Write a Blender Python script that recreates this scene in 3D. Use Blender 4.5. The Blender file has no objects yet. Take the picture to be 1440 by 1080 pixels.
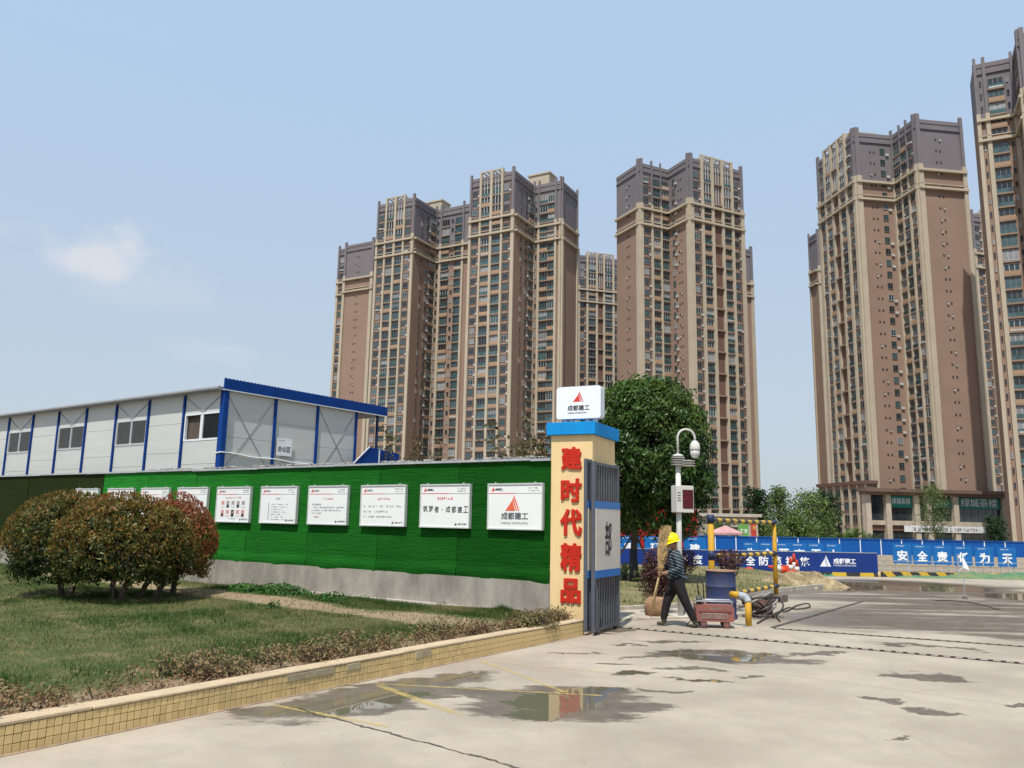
import bpy, math, random
import numpy as np
from mathutils import Vector, Matrix

scene = bpy.context.scene
COL = scene.collection
R = math.radians
PI = math.pi
random.seed(7)
RNG = np.random.default_rng(11)

# ------------------------------------------------------------------ camera
cam_data = bpy.data.cameras.new('camera')
cam = bpy.data.objects.new('camera', cam_data)
COL.objects.link(cam)
cam_data.sensor_fit = 'HORIZONTAL'
cam_data.sensor_width = 36.0
cam_data.lens = 36.0 * 1123.0 / 1440.0
cam_data.clip_start = 0.05
cam_data.clip_end = 6000
cam.matrix_world = (Matrix.Translation((0, 0, 1.75)) @ Matrix.Rotation(R(90 + 9.75), 4, 'X')
                    @ Matrix.Rotation(R(1.1), 4, 'Z'))
scene.camera = cam

# ------------------------------------------------------------------ light
SUN_EL, SUN_AZ = 62.0, -18.0        # sun stands behind the camera, SUN_AZ degrees to its right
sx, sy = math.sin(R(SUN_AZ)), -math.cos(R(SUN_AZ))
to_sun = Vector((sx * math.cos(R(SUN_EL)), sy * math.cos(R(SUN_EL)), math.sin(R(SUN_EL))))
sun_data = bpy.data.lights.new('sun', 'SUN')
sun_data.energy = 3.5
sun_data.angle = R(0.55)
sun_data.color = (1.0, 0.955, 0.88)
sun = bpy.data.objects.new('sun', sun_data)
sun.rotation_euler = to_sun.to_track_quat('Z', 'Y').to_euler()
sun.location = (0, -20, 60)
COL.objects.link(sun)

world = bpy.data.worlds.new('World')
scene.world = world
world.use_nodes = True
nt = world.node_tree
nt.nodes.clear()
wo = nt.nodes.new('ShaderNodeOutputWorld')
bg = nt.nodes.new('ShaderNodeBackground')
bg.inputs['Strength'].default_value = 0.15
sky = nt.nodes.new('ShaderNodeTexSky')
sky.sky_type = 'NISHITA'
sky.sun_disc = False
sky.sun_elevation = R(SUN_EL)
sky.sun_rotation = math.atan2(sx, sy)
sky.altitude = 300
sky.air_density = 1.0
sky.dust_density = 3.2
sky.ozone_density = 1.6
# thin summer haze cloud: soft noise puffs over the whole dome plus one small cumulus low over the office
tc = nt.nodes.new('ShaderNodeTexCoord')


def wnode(kind, **kw):
    n = nt.nodes.new(kind)
    for k, v in kw.items():
        setattr(n, k, v)
    return n


def puff(centre, size, amount, scale, seed):
    """soft cloud around a direction of the dome"""
    c = Vector(centre).normalized()
    m = wnode('ShaderNodeMapping', vector_type='TEXTURE')
    m.inputs['Location'].default_value = c
    m.inputs['Rotation'].default_value = (0, 0, math.atan2(-c.x, c.y))
    m.inputs['Scale'].default_value = (size[0], 0.4, size[1])
    nz = wnode('ShaderNodeTexNoise')
    nz.inputs['Scale'].default_value = scale
    nz.inputs['Detail'].default_value = 7
    nz.inputs['Roughness'].default_value = 0.62
    off = wnode('ShaderNodeVectorMath', operation='ADD')
    off.inputs[1].default_value = (seed, seed * .7, 0)
    nt.links.new(tc.outputs['Generated'], off.inputs[0])
    nt.links.new(off.outputs[0], nz.inputs['Vector'])
    nt.links.new(tc.outputs['Generated'], m.inputs['Vector'])
    ln = wnode('ShaderNodeVectorMath', operation='LENGTH')
    nt.links.new(m.outputs[0], ln.inputs[0])
    ad = wnode('ShaderNodeMath', operation='MULTIPLY_ADD')
    nt.links.new(nz.outputs['Fac'], ad.inputs[0])
    ad.inputs[1].default_value = -2.6
    nt.links.new(ln.outputs['Value'], ad.inputs[2])
    mr = wnode('ShaderNodeMapRange', interpolation_type='SMOOTHSTEP')
    nt.links.new(ad.outputs[0], mr.inputs['Value'])
    mr.inputs['From Min'].default_value = -0.12
    mr.inputs['From Max'].default_value = -1.2
    mr.inputs['To Min'].default_value = 0
    mr.inputs['To Max'].default_value = amount
    return mr.outputs[0]


def pix_dir(x, y):
    d = cam.matrix_world.to_3x3() @ Vector(((x - 720) / 1123, (540 - y) / 1123, -1))
    return d.normalized()


masks = [puff(pix_dir(140, 366), (.085, .032), .8, 16, 3.1), puff(pix_dir(185, 348), (.034, .028), .75, 22, 1.7),
         puff(pix_dir(180, 405), (.12, .03), .22, 12, 8.3), puff(pix_dir(318, 497), (.07, .02), .22, 14, 5.2),
         puff((.9, -.3, .5), (.3, .12), .4, 7, 6.1), puff((-.8, -.7, .4), (.3, .1), .4, 7, 9.4)]
prev = masks[0]
for mk in masks[1:]:
    mx = wnode('ShaderNodeMath', operation='MAXIMUM')
    nt.links.new(prev, mx.inputs[0])
    nt.links.new(mk, mx.inputs[1])
    prev = mx.outputs[0]
mixc = wnode('ShaderNodeMix', data_type='RGBA')
nt.links.new(prev, mixc.inputs[0])
veil = wnode('ShaderNodeMix', data_type='RGBA')          # even summer haze over the whole dome
veil.inputs[0].default_value = .85
nt.links.new(sky.outputs[0], veil.inputs[6])
# the haze is whiter towards the horizon all the way round
sepz = wnode('ShaderNodeSeparateXYZ')
nt.links.new(tc.outputs['Generated'], sepz.inputs[0])
hz_f = wnode('ShaderNodeMapRange', interpolation_type='SMOOTHSTEP')
nt.links.new(sepz.outputs[2], hz_f.inputs['Value'])
hz_f.inputs['From Min'].default_value = 0.0
hz_f.inputs['From Max'].default_value = 0.62
hz_c = wnode('ShaderNodeMix', data_type='RGBA')
nt.links.new(hz_f.outputs[0], hz_c.inputs[0])
hz_c.inputs[6].default_value = (2.42, 2.72, 3.0, 1)
hz_c.inputs[7].default_value = (2.12, 2.88, 3.85, 1)
nt.links.new(hz_c.outputs[2], veil.inputs[7])
nt.links.new(veil.outputs[2], mixc.inputs[6])
mixc.inputs[7].default_value = (3.3, 3.4, 3.6, 1)
nt.links.new(mixc.outputs[2], bg.inputs['Color'])
nt.links.new(bg.outputs[0], wo.inputs['Surface'])

vs = scene.view_settings
vs.view_transform = 'Standard'
vs.look = 'None'
vs.exposure = 0.58
vs.gamma = 1.0
vs.use_curve_mapping = False
scene.cycles.use_denoising = True
scene.cycles.max_bounces = 6
scene.cycles.transparent_max_bounces = 6

# ------------------------------------------------------------------ materials
MATS = {}


def mat(name, col, rough=.7, var=.12, scale=4.0, bump=0.0, bscale=None, metal=0.0, spec=.25, hue=None, obj_rand=0.0,
        stretch=None, attr=None, trans=0.0, detail=5):
    """procedural surface: base colour with noise variation, optional second tone, fine relief"""
    if name in MATS:
        return MATS[name]
    m = bpy.data.materials.new(name)
    m.use_nodes = True
    t = m.node_tree
    b = t.nodes['Principled BSDF']
    b.inputs['Roughness'].default_value = rough
    b.inputs['Metallic'].default_value = metal
    b.inputs['Specular IOR Level'].default_value = spec
    co = t.nodes.new('ShaderNodeTexCoord')
    vec = co.outputs['Object']
    if stretch:
        mp = t.nodes.new('ShaderNodeMapping')
        mp.inputs['Scale'].default_value = stretch
        t.links.new(vec, mp.inputs['Vector'])
        vec = mp.outputs[0]
    nz = t.nodes.new('ShaderNodeTexNoise')
    nz.inputs['Scale'].default_value = scale
    nz.inputs['Detail'].default_value = detail
    nz.inputs['Roughness'].default_value = .62
    t.links.new(vec, nz.inputs['Vector'])
    rp = t.nodes.new('ShaderNodeValToRGB')
    c2 = hue if hue else tuple(c * (1 - 2 * var) for c in col)
    c1 = col if hue else tuple(min(1, c * (1 + var)) for c in col)
    rp.color_ramp.elements[0].position = .32
    rp.color_ramp.elements[1].position = .68
    rp.color_ramp.elements[0].color = (*c2, 1)
    rp.color_ramp.elements[1].color = (*c1, 1)
    t.links.new(nz.outputs['Fac'], rp.inputs['Fac'])
    out = rp.outputs['Color']
    if obj_rand or attr:
        hs = t.nodes.new('ShaderNodeHueSaturation')
        mr = t.nodes.new('ShaderNodeMapRange')
        if attr:
            a = t.nodes.new('ShaderNodeAttribute')
            a.attribute_name = attr
            src = a.outputs['Fac']
        else:
            oi = t.nodes.new('ShaderNodeObjectInfo')
            src = oi.outputs['Random']
        t.links.new(src, mr.inputs['Value'])
        mr.inputs['To Min'].default_value = 1 - obj_rand
        mr.inputs['To Max'].default_value = 1 + obj_rand
        t.links.new(mr.outputs[0], hs.inputs['Value'])
        t.links.new(out, hs.inputs['Color'])
        out = hs.outputs['Color']
    t.links.new(out, b.inputs['Base Color'])
    if bump:
        bz = t.nodes.new('ShaderNodeTexNoise')
        bz.inputs['Scale'].default_value = bscale or scale * 6
        bz.inputs['Detail'].default_value = 4
        t.links.new(vec, bz.inputs['Vector'])
        bp = t.nodes.new('ShaderNodeBump')
        bp.inputs['Strength'].default_value = bump
        bp.inputs['Distance'].default_value = .02
        t.links.new(bz.outputs['Fac'], bp.inputs['Height'])
        t.links.new(bp.outputs[0], b.inputs['Normal'])
    if trans:
        b.inputs['Transmission Weight'].default_value = trans
    MATS[name] = m
    return m


def leaf_mat(name, cols, rough=.5, trans=.25):
    """leaves: colour picked per leaf from the random 'tint' attribute, a little light passing through"""
    if name in MATS:
        return MATS[name]
    m = bpy.data.materials.new(name)
    m.use_nodes = True
    t = m.node_tree
    b = t.nodes['Principled BSDF']
    b.inputs['Roughness'].default_value = rough
    b.inputs['Specular IOR Level'].default_value = .2
    a = t.nodes.new('ShaderNodeAttribute')
    a.attribute_name = 'tint'
    rp = t.nodes.new('ShaderNodeValToRGB')
    els = rp.color_ramp.elements
    while len(els) < len(cols):
        els.new(.5)
    for i, c in enumerate(cols):
        els[i].position = i / max(1, len(cols) - 1)
    for i, c in enumerate(cols):
        els[i].color = (*c, 1)
    t.links.new(a.outputs['Fac'], rp.inputs['Fac'])
    t.links.new(rp.outputs[0], b.inputs['Base Color'])
    tr = t.nodes.new('ShaderNodeBsdfTranslucent')
    t.links.new(rp.outputs[0], tr.inputs['Color'])
    mx = t.nodes.new('ShaderNodeMixShader')
    mx.inputs[0].default_value = trans
    t.links.new(b.outputs[0], mx.inputs[1])
    t.links.new(tr.outputs[0], mx.inputs[2])
    t.links.new(mx.outputs[0], t.nodes['Material Output'].inputs['Surface'])
    MATS[name] = m
    return m


def stripe_mat(name, c1, c2, period, axis=2, rough=.5, slant=0.0, duty=.5, thin=None):
    """two painted colours in bands along an object axis"""
    if name in MATS:
        return MATS[name]
    m = bpy.data.materials.new(name)
    m.use_nodes = True
    t = m.node_tree
    b = t.nodes['Principled BSDF']
    b.inputs['Roughness'].default_value = rough
    co = t.nodes.new('ShaderNodeTexCoord')
    sp = t.nodes.new('ShaderNodeSeparateXYZ')
    t.links.new(co.outputs['Object'], sp.inputs[0])
    v = sp.outputs[axis]
    nz = t.nodes.new('ShaderNodeTexNoise')
    nz.inputs['Scale'].default_value = 9
    t.links.new(co.outputs['Object'], nz.inputs['Vector'])
    if slant:
        ma = t.nodes.new('ShaderNodeMath')
        ma.operation = 'MULTIPLY_ADD'
        t.links.new(sp.outputs[2 if axis != 2 else 0], ma.inputs[0])
        ma.inputs[1].default_value = slant
        t.links.new(v, ma.inputs[2])
        v = ma.outputs[0]
    wob = t.nodes.new('ShaderNodeMath')
    wob.operation = 'MULTIPLY_ADD'
    t.links.new(nz.outputs['Fac'], wob.inputs[0])
    wob.inputs[1].default_value = period * .12
    t.links.new(v, wob.inputs[2])
    md = t.nodes.new('ShaderNodeMath')
    md.operation = 'PINGPONG'
    md.inputs[1].default_value = period / 2
    t.links.new(wob.outputs[0], md.inputs[0])
    gt = t.nodes.new('ShaderNodeMath')
    gt.operation = 'GREATER_THAN'
    t.links.new(md.outputs[0], gt.inputs[0])
    gt.inputs[1].default_value = period / 2 * duty
    mx = t.nodes.new('ShaderNodeMix')
    mx.data_type = 'RGBA'
    t.links.new(gt.outputs[0], mx.inputs[0])
    mx.inputs[6].default_value = (*c1, 1)
    mx.inputs[7].default_value = (*c2, 1)
    hs = t.nodes.new('ShaderNodeHueSaturation')
    mr = t.nodes.new('ShaderNodeMapRange')
    t.links.new(nz.outputs['Fac'], mr.inputs['Value'])
    mr.inputs['To Min'].default_value = .6
    mr.inputs['To Max'].default_value = 1.3
    t.links.new(mr.outputs[0], hs.inputs['Value'])
    t.links.new(mx.outputs[2], hs.inputs['Color'])
    t.links.new(hs.outputs[0], b.inputs['Base Color'])
    MATS[name] = m
    return m


# ------------------------------------------------------------------ mesh helpers
class MB:
    """collects geometry for ONE mesh object"""

    def __init__(s):
        s.v, s.f, s.mi = [], [], []
        s.cur = 0

    def add(s, vs, fs):
        o = len(s.v)
        s.v.extend([tuple(p) for p in vs])
        for f in fs:
            s.f.append(tuple(i + o for i in f))
            s.mi.append(s.cur)
        return s

    def box(s, x0, x1, y0, y1, z0, z1):
        return s.add([(x0, y0, z0), (x1, y0, z0), (x1, y1, z0), (x0, y1, z0), (x0, y0, z1), (x1, y0, z1), (x1, y1, z1), (x0, y1, z1)],
                     [(0, 3, 2, 1), (4, 5, 6, 7), (0, 1, 5, 4), (1, 2, 6, 5), (2, 3, 7, 6), (3, 0, 4, 7)])

    def cbox(s, x0, x1, y0, y1, z0, z1, b):
        """box with chamfered vertical and top edges"""
        n = len(s.v)
        ring = [(x0 + b, y0), (x1 - b, y0), (x1, y0 + b), (x1, y1 - b), (x1 - b, y1), (x0 + b, y1), (x0, y1 - b), (x0, y0 + b)]
        cx, cy = (x0 + x1) / 2, (y0 + y1) / 2
        top = [(x + (cx - x) * b / abs(x1 - x0) * 2, y + (cy - y) * b / abs(y1 - y0) * 2) for x, y in ring]
        vs = [(x, y, z0 + b) for x, y in ring] + [(x, y, z1 - b) for x, y in ring] + [(x, y, z1) for x, y in top] + [(x, y, z0) for x, y in top]
        fs = []
        for i in range(8):
            j = (i + 1) % 8
            fs += [(i, j, 8 + j, 8 + i), (8 + i, 8 + j, 16 + j, 16 + i), (24 + i, 24 + j, j, i)]
        fs += [tuple(range(16, 24)), tuple(range(31, 23, -1))]
        return s.add(vs, fs)

    def bar(s, p, q, w, h=None, up=(0, 0, 1)):
        """square bar from p to q"""
        h = h or w
        p, q = Vector(p), Vector(q)
        d = (q - p).normalized()
        u = Vector(up)
        if abs(d.dot(u)) > .98:
            u = Vector((0, 1, 0))
        a = d.cross(u).normalized() * w / 2
        b = a.cross(d).normalized() * h / 2
        vs = [p - a - b, p + a - b, p + a + b, p - a + b, q - a - b, q + a - b, q + a + b, q - a + b]
        return s.add(vs, [(0, 1, 2, 3), (7, 6, 5, 4), (0, 4, 5, 1), (1, 5, 6, 2), (2, 6, 7, 3), (3, 7, 4, 0)])

    def tube(s, path, r, n=8, cap=True):
        path = [Vector(p) for p in path]
        rs = r if isinstance(r, (list, tuple)) else [r] * len(path)
        vs, fs = [], []
        up = Vector((.13, .31, .94))
        for i, p in enumerate(path):
            d = (path[min(i + 1, len(path) - 1)] - path[max(i - 1, 0)]).normalized()
            if abs(d.dot(up)) > .97:
                up = Vector((.9, .1, .2))
            a = d.cross(up).normalized()
            b = a.cross(d).normalized()
            for k in range(n):
                t = 2 * PI * k / n
                vs.append(p + (a * math.cos(t) + b * math.sin(t)) * rs[i])
        for i in range(len(path) - 1):
            for k in range(n):
                k2 = (k + 1) % n
                fs.append((i * n + k, i * n + k2, (i + 1) * n + k2, (i + 1) * n + k))
        if cap:
            fs.append(tuple(range(n - 1, -1, -1)))
            fs.append(tuple(range((len(path) - 1) * n, len(path) * n)))
        return s.add(vs, fs)

    def lathe(s, prof, n=20, c=(0, 0, 0)):
        """profile of (r, z) turned round the z axis"""
        vs, fs = [], []
        for r, z in prof:
            for k in range(n):
                t = 2 * PI * k / n
                vs.append((c[0] + r * math.cos(t), c[1] + r * math.sin(t), c[2] + z))
        for i in range(len(prof) - 1):
            for k in range(n):
                k2 = (k + 1) % n
                fs.append((i * n + k, i * n + k2, (i + 1) * n + k2, (i + 1) * n + k))
        fs.append(tuple(range(n - 1, -1, -1)))
        fs.append(tuple(range((len(prof) - 1) * n, len(prof) * n)))
        return s.add(vs, fs)

    def prism(s, poly, z0, z1, bottom=True, top=True):
        n = len(poly)
        vs = [(x, y, z0) for x, y in poly] + [(x, y, z1) for x, y in poly]
        fs = [(i, (i + 1) % n, n + (i + 1) % n, n + i) for i in range(n)]
        if top:
            fs.append(tuple(range(n, 2 * n)))
        if bottom:
            fs.append(tuple(range(n - 1, -1, -1)))
        return s.add(vs, fs)

    def slab(s, poly, y0, y1):
        """outline in x-z extruded along y (y0 is the front)"""
        n = len(poly)
        vs = [(x, y0, z) for x, z in poly] + [(x, y1, z) for x, z in poly]
        fs = [(i, n + i, n + (i + 1) % n, (i + 1) % n) for i in range(n)]
        fs += [tuple(range(n)), tuple(range(2 * n - 1, n - 1, -1))]
        return s.add(vs, fs)

    def mesh(s, name, mats, smooth=False):
        me = bpy.data.meshes.new(name)
        me.from_pydata(s.v, [], s.f)
        for m in (mats if isinstance(mats, (list, tuple)) else [mats]):
            me.materials.append(m)
        if any(s.mi):
            me.polygons.foreach_set('material_index', s.mi)
        if smooth:
            me.polygons.foreach_set('use_smooth', [True] * len(me.polygons))
        me.update()
        return me

    def build(s, name, mats, parent=None, loc=(0, 0, 0), rot=(0, 0, 0), smooth=False):
        return link(name, s.mesh(name, mats, smooth), parent, loc, rot)


def link(name, me, parent=None, loc=(0, 0, 0), rot=(0, 0, 0), scale=None):
    o = bpy.data.objects.new(name, me)
    COL.objects.link(o)
    o.parent = parent
    o.location = loc
    o.rotation_euler = rot
    if scale:
        o.scale = scale
    return o


def tag(o, label=None, cat=None, group=None, kind=None):
    if label:
        o['label'] = label
    if cat:
        o['category'] = cat
    if group:
        o['group'] = group
    if kind:
        o['kind'] = kind
    return o


def thing(name, label, cat, loc=(0, 0, 0), rz=0, group=None):
    o = link(name, None, None, loc, (0, 0, rz))
    o.empty_display_size = .3
    return tag(o, label, cat, group)


TEXT_CACHE = {}


def text_mesh(s, bold=0.0, extrude=0.004, res=3):
    """lettering outline as mesh, 1 unit tall letters, centred on x and y"""
    key = (s, bold, extrude)
    if key in TEXT_CACHE:
        return TEXT_CACHE[key]
    c = bpy.data.curves.new('lettering', 'FONT')
    c.body = s
    c.size = 1
    c.extrude = extrude
    c.offset = bold
    c.resolution_u = res
    o = bpy.data.objects.new('lettering', c)
    COL.objects.link(o)
    dg = bpy.context.evaluated_depsgraph_get()
    me = bpy.data.meshes.new_from_object(o.evaluated_get(dg))
    bpy.data.objects.remove(o)
    n = len(me.vertices)
    co = np.empty(n * 3, 'f')
    me.vertices.foreach_get('co', co)
    co = co.reshape(-1, 3)
    lo, hi = co.min(0), co.max(0)
    co[:, 0] -= (lo[0] + hi[0]) / 2
    co[:, 1] -= (lo[1] + hi[1]) / 2
    me.vertices.foreach_set('co', co.ravel())
    me.materials.clear()
    me['dims'] = [float(hi[0] - lo[0]), float(hi[1] - lo[1])]
    TEXT_CACHE[key] = me
    return me


def heavy_text(s, m, parent, x, z, y, h, w, grow, depth, name='raised_character'):
    """extra-bold raised character: the glyph thickened evenly in every direction"""
    src = text_mesh(s, .012)
    n = len(src.vertices)
    co = np.empty(n * 3, 'f')
    src.vertices.foreach_get('co', co)
    co = co.reshape(-1, 3)
    dx, dy = src['dims']
    faces = [tuple(p.vertices) for p in src.polygons]
    vs, fs = [], []
    k = 0
    for a in range(13):
        r = 0 if a == 0 else grow
        t = 2 * PI * a / 12
        q = co.copy()
        q[:, 0] = q[:, 0] / dx * (w - 2 * grow) + r * math.cos(t)
        q[:, 1] = q[:, 1] / dy * (h - 2 * grow) + r * math.sin(t)
        q[:, 2] = (q[:, 2] / .004 * .5 + .5) * (depth - .0003 * a)
        vs += [tuple(v) for v in q]
        fs += [tuple(i + k for i in f) for f in faces]
        k += n
    me = bpy.data.meshes.new(name)
    me.from_pydata(vs, [], fs)
    me.materials.append(m)
    return link(name, me, parent, (x, y, z), (PI / 2, 0, 0))


def text(s, m, parent, x, z, y, h, w=None, bold=0.0, depth=.003, name='lettering'):
    """lettering standing on a face that looks along local -y; h, w = size in metres"""
    src = text_mesh(s, bold)
    me = src.copy()
    me.materials.clear()
    me.materials.append(m)
    dx, dy = src['dims']
    sc = h / dy
    o = link(name, me, parent, (x, y, z), (PI / 2, 0, 0))
    o.scale = ((w / dx) if w else sc, sc, depth / .004)
    return o


def leaf_mesh(name, pts, nrm, size, m, tint, aspect=.45, jitter=.7, droop=0.0, fold=.25):
    """many leaves (two faces each, folded along the midrib) as one crown mesh"""
    n = len(pts)
    nr = nrm + RNG.normal(0, jitter, (n, 3))
    nr /= np.linalg.norm(nr, axis=1)[:, None] + 1e-9
    a = RNG.normal(0, 1, (n, 3))
    a[:, 2] -= droop
    a -= nr * (a * nr).sum(1)[:, None]
    a /= np.linalg.norm(a, axis=1)[:, None] + 1e-9
    b = np.cross(nr, a)
    L = (size * RNG.uniform(.7, 1.3, n))[:, None]
    W = L * aspect * .5
    base = pts - a * L * .5
    tip = pts + a * L * .5
    l = pts + b * W + nr * W * fold
    r = pts - b * W + nr * W * fold
    v = np.stack([base, r, tip, l], 1).reshape(-1, 3)
    me = bpy.data.meshes.new(name)
    me.vertices.add(4 * n)
    me.vertices.foreach_set('co', v.ravel().astype('f'))
    me.loops.add(6 * n)
    idx = np.arange(n)[:, None] * 4 + np.array([0, 1, 2, 0, 2, 3])
    me.loops.foreach_set('vertex_index', idx.ravel().astype('i'))
    me.polygons.add(2 * n)
    me.polygons.foreach_set('loop_start', np.arange(0, 6 * n, 3).astype('i'))
    at = me.attributes.new('tint', 'FLOAT', 'POINT')
    at.data.foreach_set('value', np.repeat(np.clip(tint, 0, 1), 4).astype('f'))
    me.materials.append(m)
    me.update(calc_edges=True)
    return me


def add_tint(me, tint):
    at = me.attributes.new('tint', 'FLOAT', 'POINT')
    at.data.foreach_set('value', np.asarray(tint, 'f'))


def clumped(n, k, rx, ry, rz, spread, zmin=-1.0, lumps=9, lump=.15, inner=.8, flat=.7):
    """leaf positions gathered in k sprays on an uneven crown, so gaps and dark hollows stay between them"""
    c, d, rr = shell_points(k, rx, ry, rz, inner, zmin, lumps, lump)
    i = RNG.integers(0, len(c), n)
    p = c[i] + RNG.normal(0, spread, (n, 3)) * np.array([1, 1, flat])
    u = RNG.normal(0, 1, len(c))
    return p, d[i], rr[i], u[i]


def shell_points(n, rx, ry, rz, inner=.55, zmin=-1.0, lumps=7, lump=.22, flat=None):
    """points through the outer volume of an uneven crown, with outward normals"""
    d = RNG.normal(0, 1, (int(n * 2.2), 3))
    d /= np.linalg.norm(d, axis=1)[:, None]
    d = d[d[:, 2] > zmin][:n]
    n = len(d)
    k = RNG.normal(0, 1, (lumps, 3))
    k /= np.linalg.norm(k, axis=1)[:, None]
    f = np.ones(n)
    for q in k:
        f += lump * RNG.uniform(-.6, 1) * np.exp(-((d - q) ** 2).sum(1) / .22)
    rr = (inner ** 3 + (1 - inner ** 3) * RNG.uniform(0, 1, n)) ** (1 / 3)
    p = d * (f * rr)[:, None] * np.array([rx, ry, rz])
    return p, d, rr
# ------------------------------------------------------------------ ground
def smooth(a, b, x):
    t = min(1, max(0, (x - a) / (b - a)))
    return t * t * (3 - 2 * t)


def terrain(x, y):
    return -0.03 - 0.97 * smooth(29.5, 43, y)


M_dirt = mat('site_dirt', (.29, .235, .17), .95, .18, .35, .6, 3.0, hue=(.21, .17, .125))
gm = MB()
xs = [-3000, -800, -200, -60, -30, -15, -5, 0, 5, 10, 15, 20, 30, 45, 70, 120, 300, 900, 3000]
ys = [-300, -60, -20, 0, 10, 20, 26, 29, 31, 33, 35, 37, 39, 41, 43, 45, 47, 50, 60, 90, 200, 500, 1200, 4000]
for y in ys:
    for x in xs:
        gm.v.append((x, y, terrain(x, y)))
for j in range(len(ys) - 1):
    for i in range(len(xs) - 1):
        a = j * len(xs) + i
        gm.f.append((a, a + 1, a + 1 + len(xs), a + len(xs)))
        gm.mi.append(0)
tag(gm.build('ground', M_dirt), kind='structure')


def road_material():
    m = bpy.data.materials.new('site_concrete')
    m.use_nodes = True
    t = m.node_tree
    b = t.nodes['Principled BSDF']
    N = t.nodes.new
    Lk = t.links.new
    co = N('ShaderNodeTexCoord')
    P = co.outputs['Object']

    def noise(scale, detail=5, rough=.6, st=None, off=0.0):
        v = P
        if st:
            mp = N('ShaderNodeMapping')
            mp.inputs['Scale'].default_value = st
            mp.inputs['Location'].default_value = (off, off, 0)
            Lk(P, mp.inputs['Vector'])
            v = mp.outputs[0]
        n = N('ShaderNodeTexNoise')
        n.inputs['Scale'].default_value = scale
        n.inputs['Detail'].default_value = detail
        n.inputs['Roughness'].default_value = rough
        Lk(v, n.inputs['Vector'])
        return n

    def math_(op, a, bb=None, c=None, clamp=False):
        n = N('ShaderNodeMath')
        n.operation = op
        n.use_clamp = clamp
        for i, q in enumerate((a, bb, c)):
            if q is None:
                continue
            if isinstance(q, (int, float)):
                n.inputs[i].default_value = q
            else:
                Lk(q, n.inputs[i])
        return n.outputs[0]

    def ramp(v, lo, hi, a=0.0, bb=1.0):
        n = N('ShaderNodeMapRange')
        n.interpolation_type = 'SMOOTHSTEP'
        Lk(v, n.inputs['Value'])
        n.inputs['From Min'].default_value = lo
        n.inputs['From Max'].default_value = hi
        n.inputs['To Min'].default_value = a
        n.inputs['To Max'].default_value = bb
        return n.outputs[0]

    def mix(f, c1, c2):
        n = N('ShaderNodeMix')
        n.data_type = 'RGBA'
        Lk(f, n.inputs[0])
        for i, c in ((6, c1), (7, c2)):
            if isinstance(c, tuple):
                n.inputs[i].default_value = (*c, 1)
            else:
                Lk(c, n.inputs[i])
        return n.outputs[2]

    wob = noise(1.5, 6, .65)
    wv = N('ShaderNodeVectorMath')
    wv.operation = 'MULTIPLY_ADD'
    Lk(wob.outputs['Color'], wv.inputs[0])
    wv.inputs[1].default_value = (1.25, 1.25, 0)
    sub = N('ShaderNodeVectorMath')
    sub.operation = 'SUBTRACT'
    Lk(P, sub.inputs[0])
    sub.inputs[1].default_value = (.625, .625, 0)
    Lk(sub.outputs[0], wv.inputs[2])
    PW = wv.outputs[0]

    def blobs(items):
        cur = None
        for cx, cy, rx, ry, rot in items:
            mp = N('ShaderNodeMapping')
            mp.vector_type = 'TEXTURE'
            mp.inputs['Location'].default_value = (cx, cy, 0)
            mp.inputs['Rotation'].default_value = (0, 0, R(rot))
            mp.inputs['Scale'].default_value = (rx, ry, 1e4)
            Lk(PW, mp.inputs['Vector'])
            ln = N('ShaderNodeVectorMath')
            ln.operation = 'LENGTH'
            Lk(mp.outputs[0], ln.inputs[0])
            cur = ln.outputs['Value'] if cur is None else math_('MINIMUM', cur, ln.outputs['Value'])
        return cur

    # water lying on the slab (x, y, half length, half width, turn)
    pud = blobs([(-1.45, 8.12, .95, .34, 42), (-.75, 9.25, .75, .2, 50), (-1.75, 7.75, .45, .16, 10), (.50, 8.2, .5, .42, 0), (.9, 8.75, .45, .24, 30),
                 (.25, 7.75, .42, .2, 0), (2.9, 11.2, .72, .28, -8), (3.35, 11.5, .45, .2, 0), (2.5, 11.7, .4, .16, 0),
                 (1.55, 9.85, .3, .16, 10), (2.2, 9.6, .3, .1, 0), (9.0, 24.5, 2.6, 1.9, 10), (12.2, 25.5, 3.0, 2.6, 0),
                 (14.2, 22.0, 1.8, 1.6, 0)])
    damp = blobs([(-1.3, 8.4, 1.35, .55, 45), (-.3, 8.7, .34, .28, 0), (.55, 8.3, 1.0, .75, 10), (1.3, 10.6, .35, .12, 0), (2.4, 12.6, .5, .14, 0), (1.9, 11.2, .4, .12, 0),
                  (3.0, 11.3, 1.15, .42, -5), (2.25, 10.3, .45, .12, -10), (5.0, 10.1, .5, .2, -5), (3.85, 8.7, .3, .1, -15),
                  (4.2, 8.2, .34, .12, -20), (1.7, 9.0, .3, .12, 0), (1.9, 12.2, .3, .12, 0), (4.4, 11.7, .5, .13, 0), (5.4, 8.6, .2, .07, -10),
                  (6.3, 12.6, .8, .15, -25), (7.6, 11.2, .5, .12, -20), (1.75, 13.9, .5, .6, 25), (2.9, 9.9, .2, .06, 0), (3.4, 7.2, .12, .05, 20), (.9, 11.4, .5, .08, 20)])
    streak = noise(1.0, 6, .7, (.28, 1.5, 1))
    damp2 = math_('MULTIPLY_ADD', streak.outputs['Fac'], 2.3, math_('ADD', damp, -1.2))
    f_damp = ramp(damp2, 1.05, .78)
    f_pud = ramp(pud, 1.0, .74)
    f_rim = ramp(pud, 1.25, .92)
    f_damp = math_('MAXIMUM', f_damp, f_rim)
    bay = blobs([(8.2, 16.6, 3.6, 2.0, 30), (12.5, 17.5, 6.0, 3.6, 6), (11.5, 23.0, 6.5, 4.6, 0), (10.0, 13.7, 3.6, .9, -20)])
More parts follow.
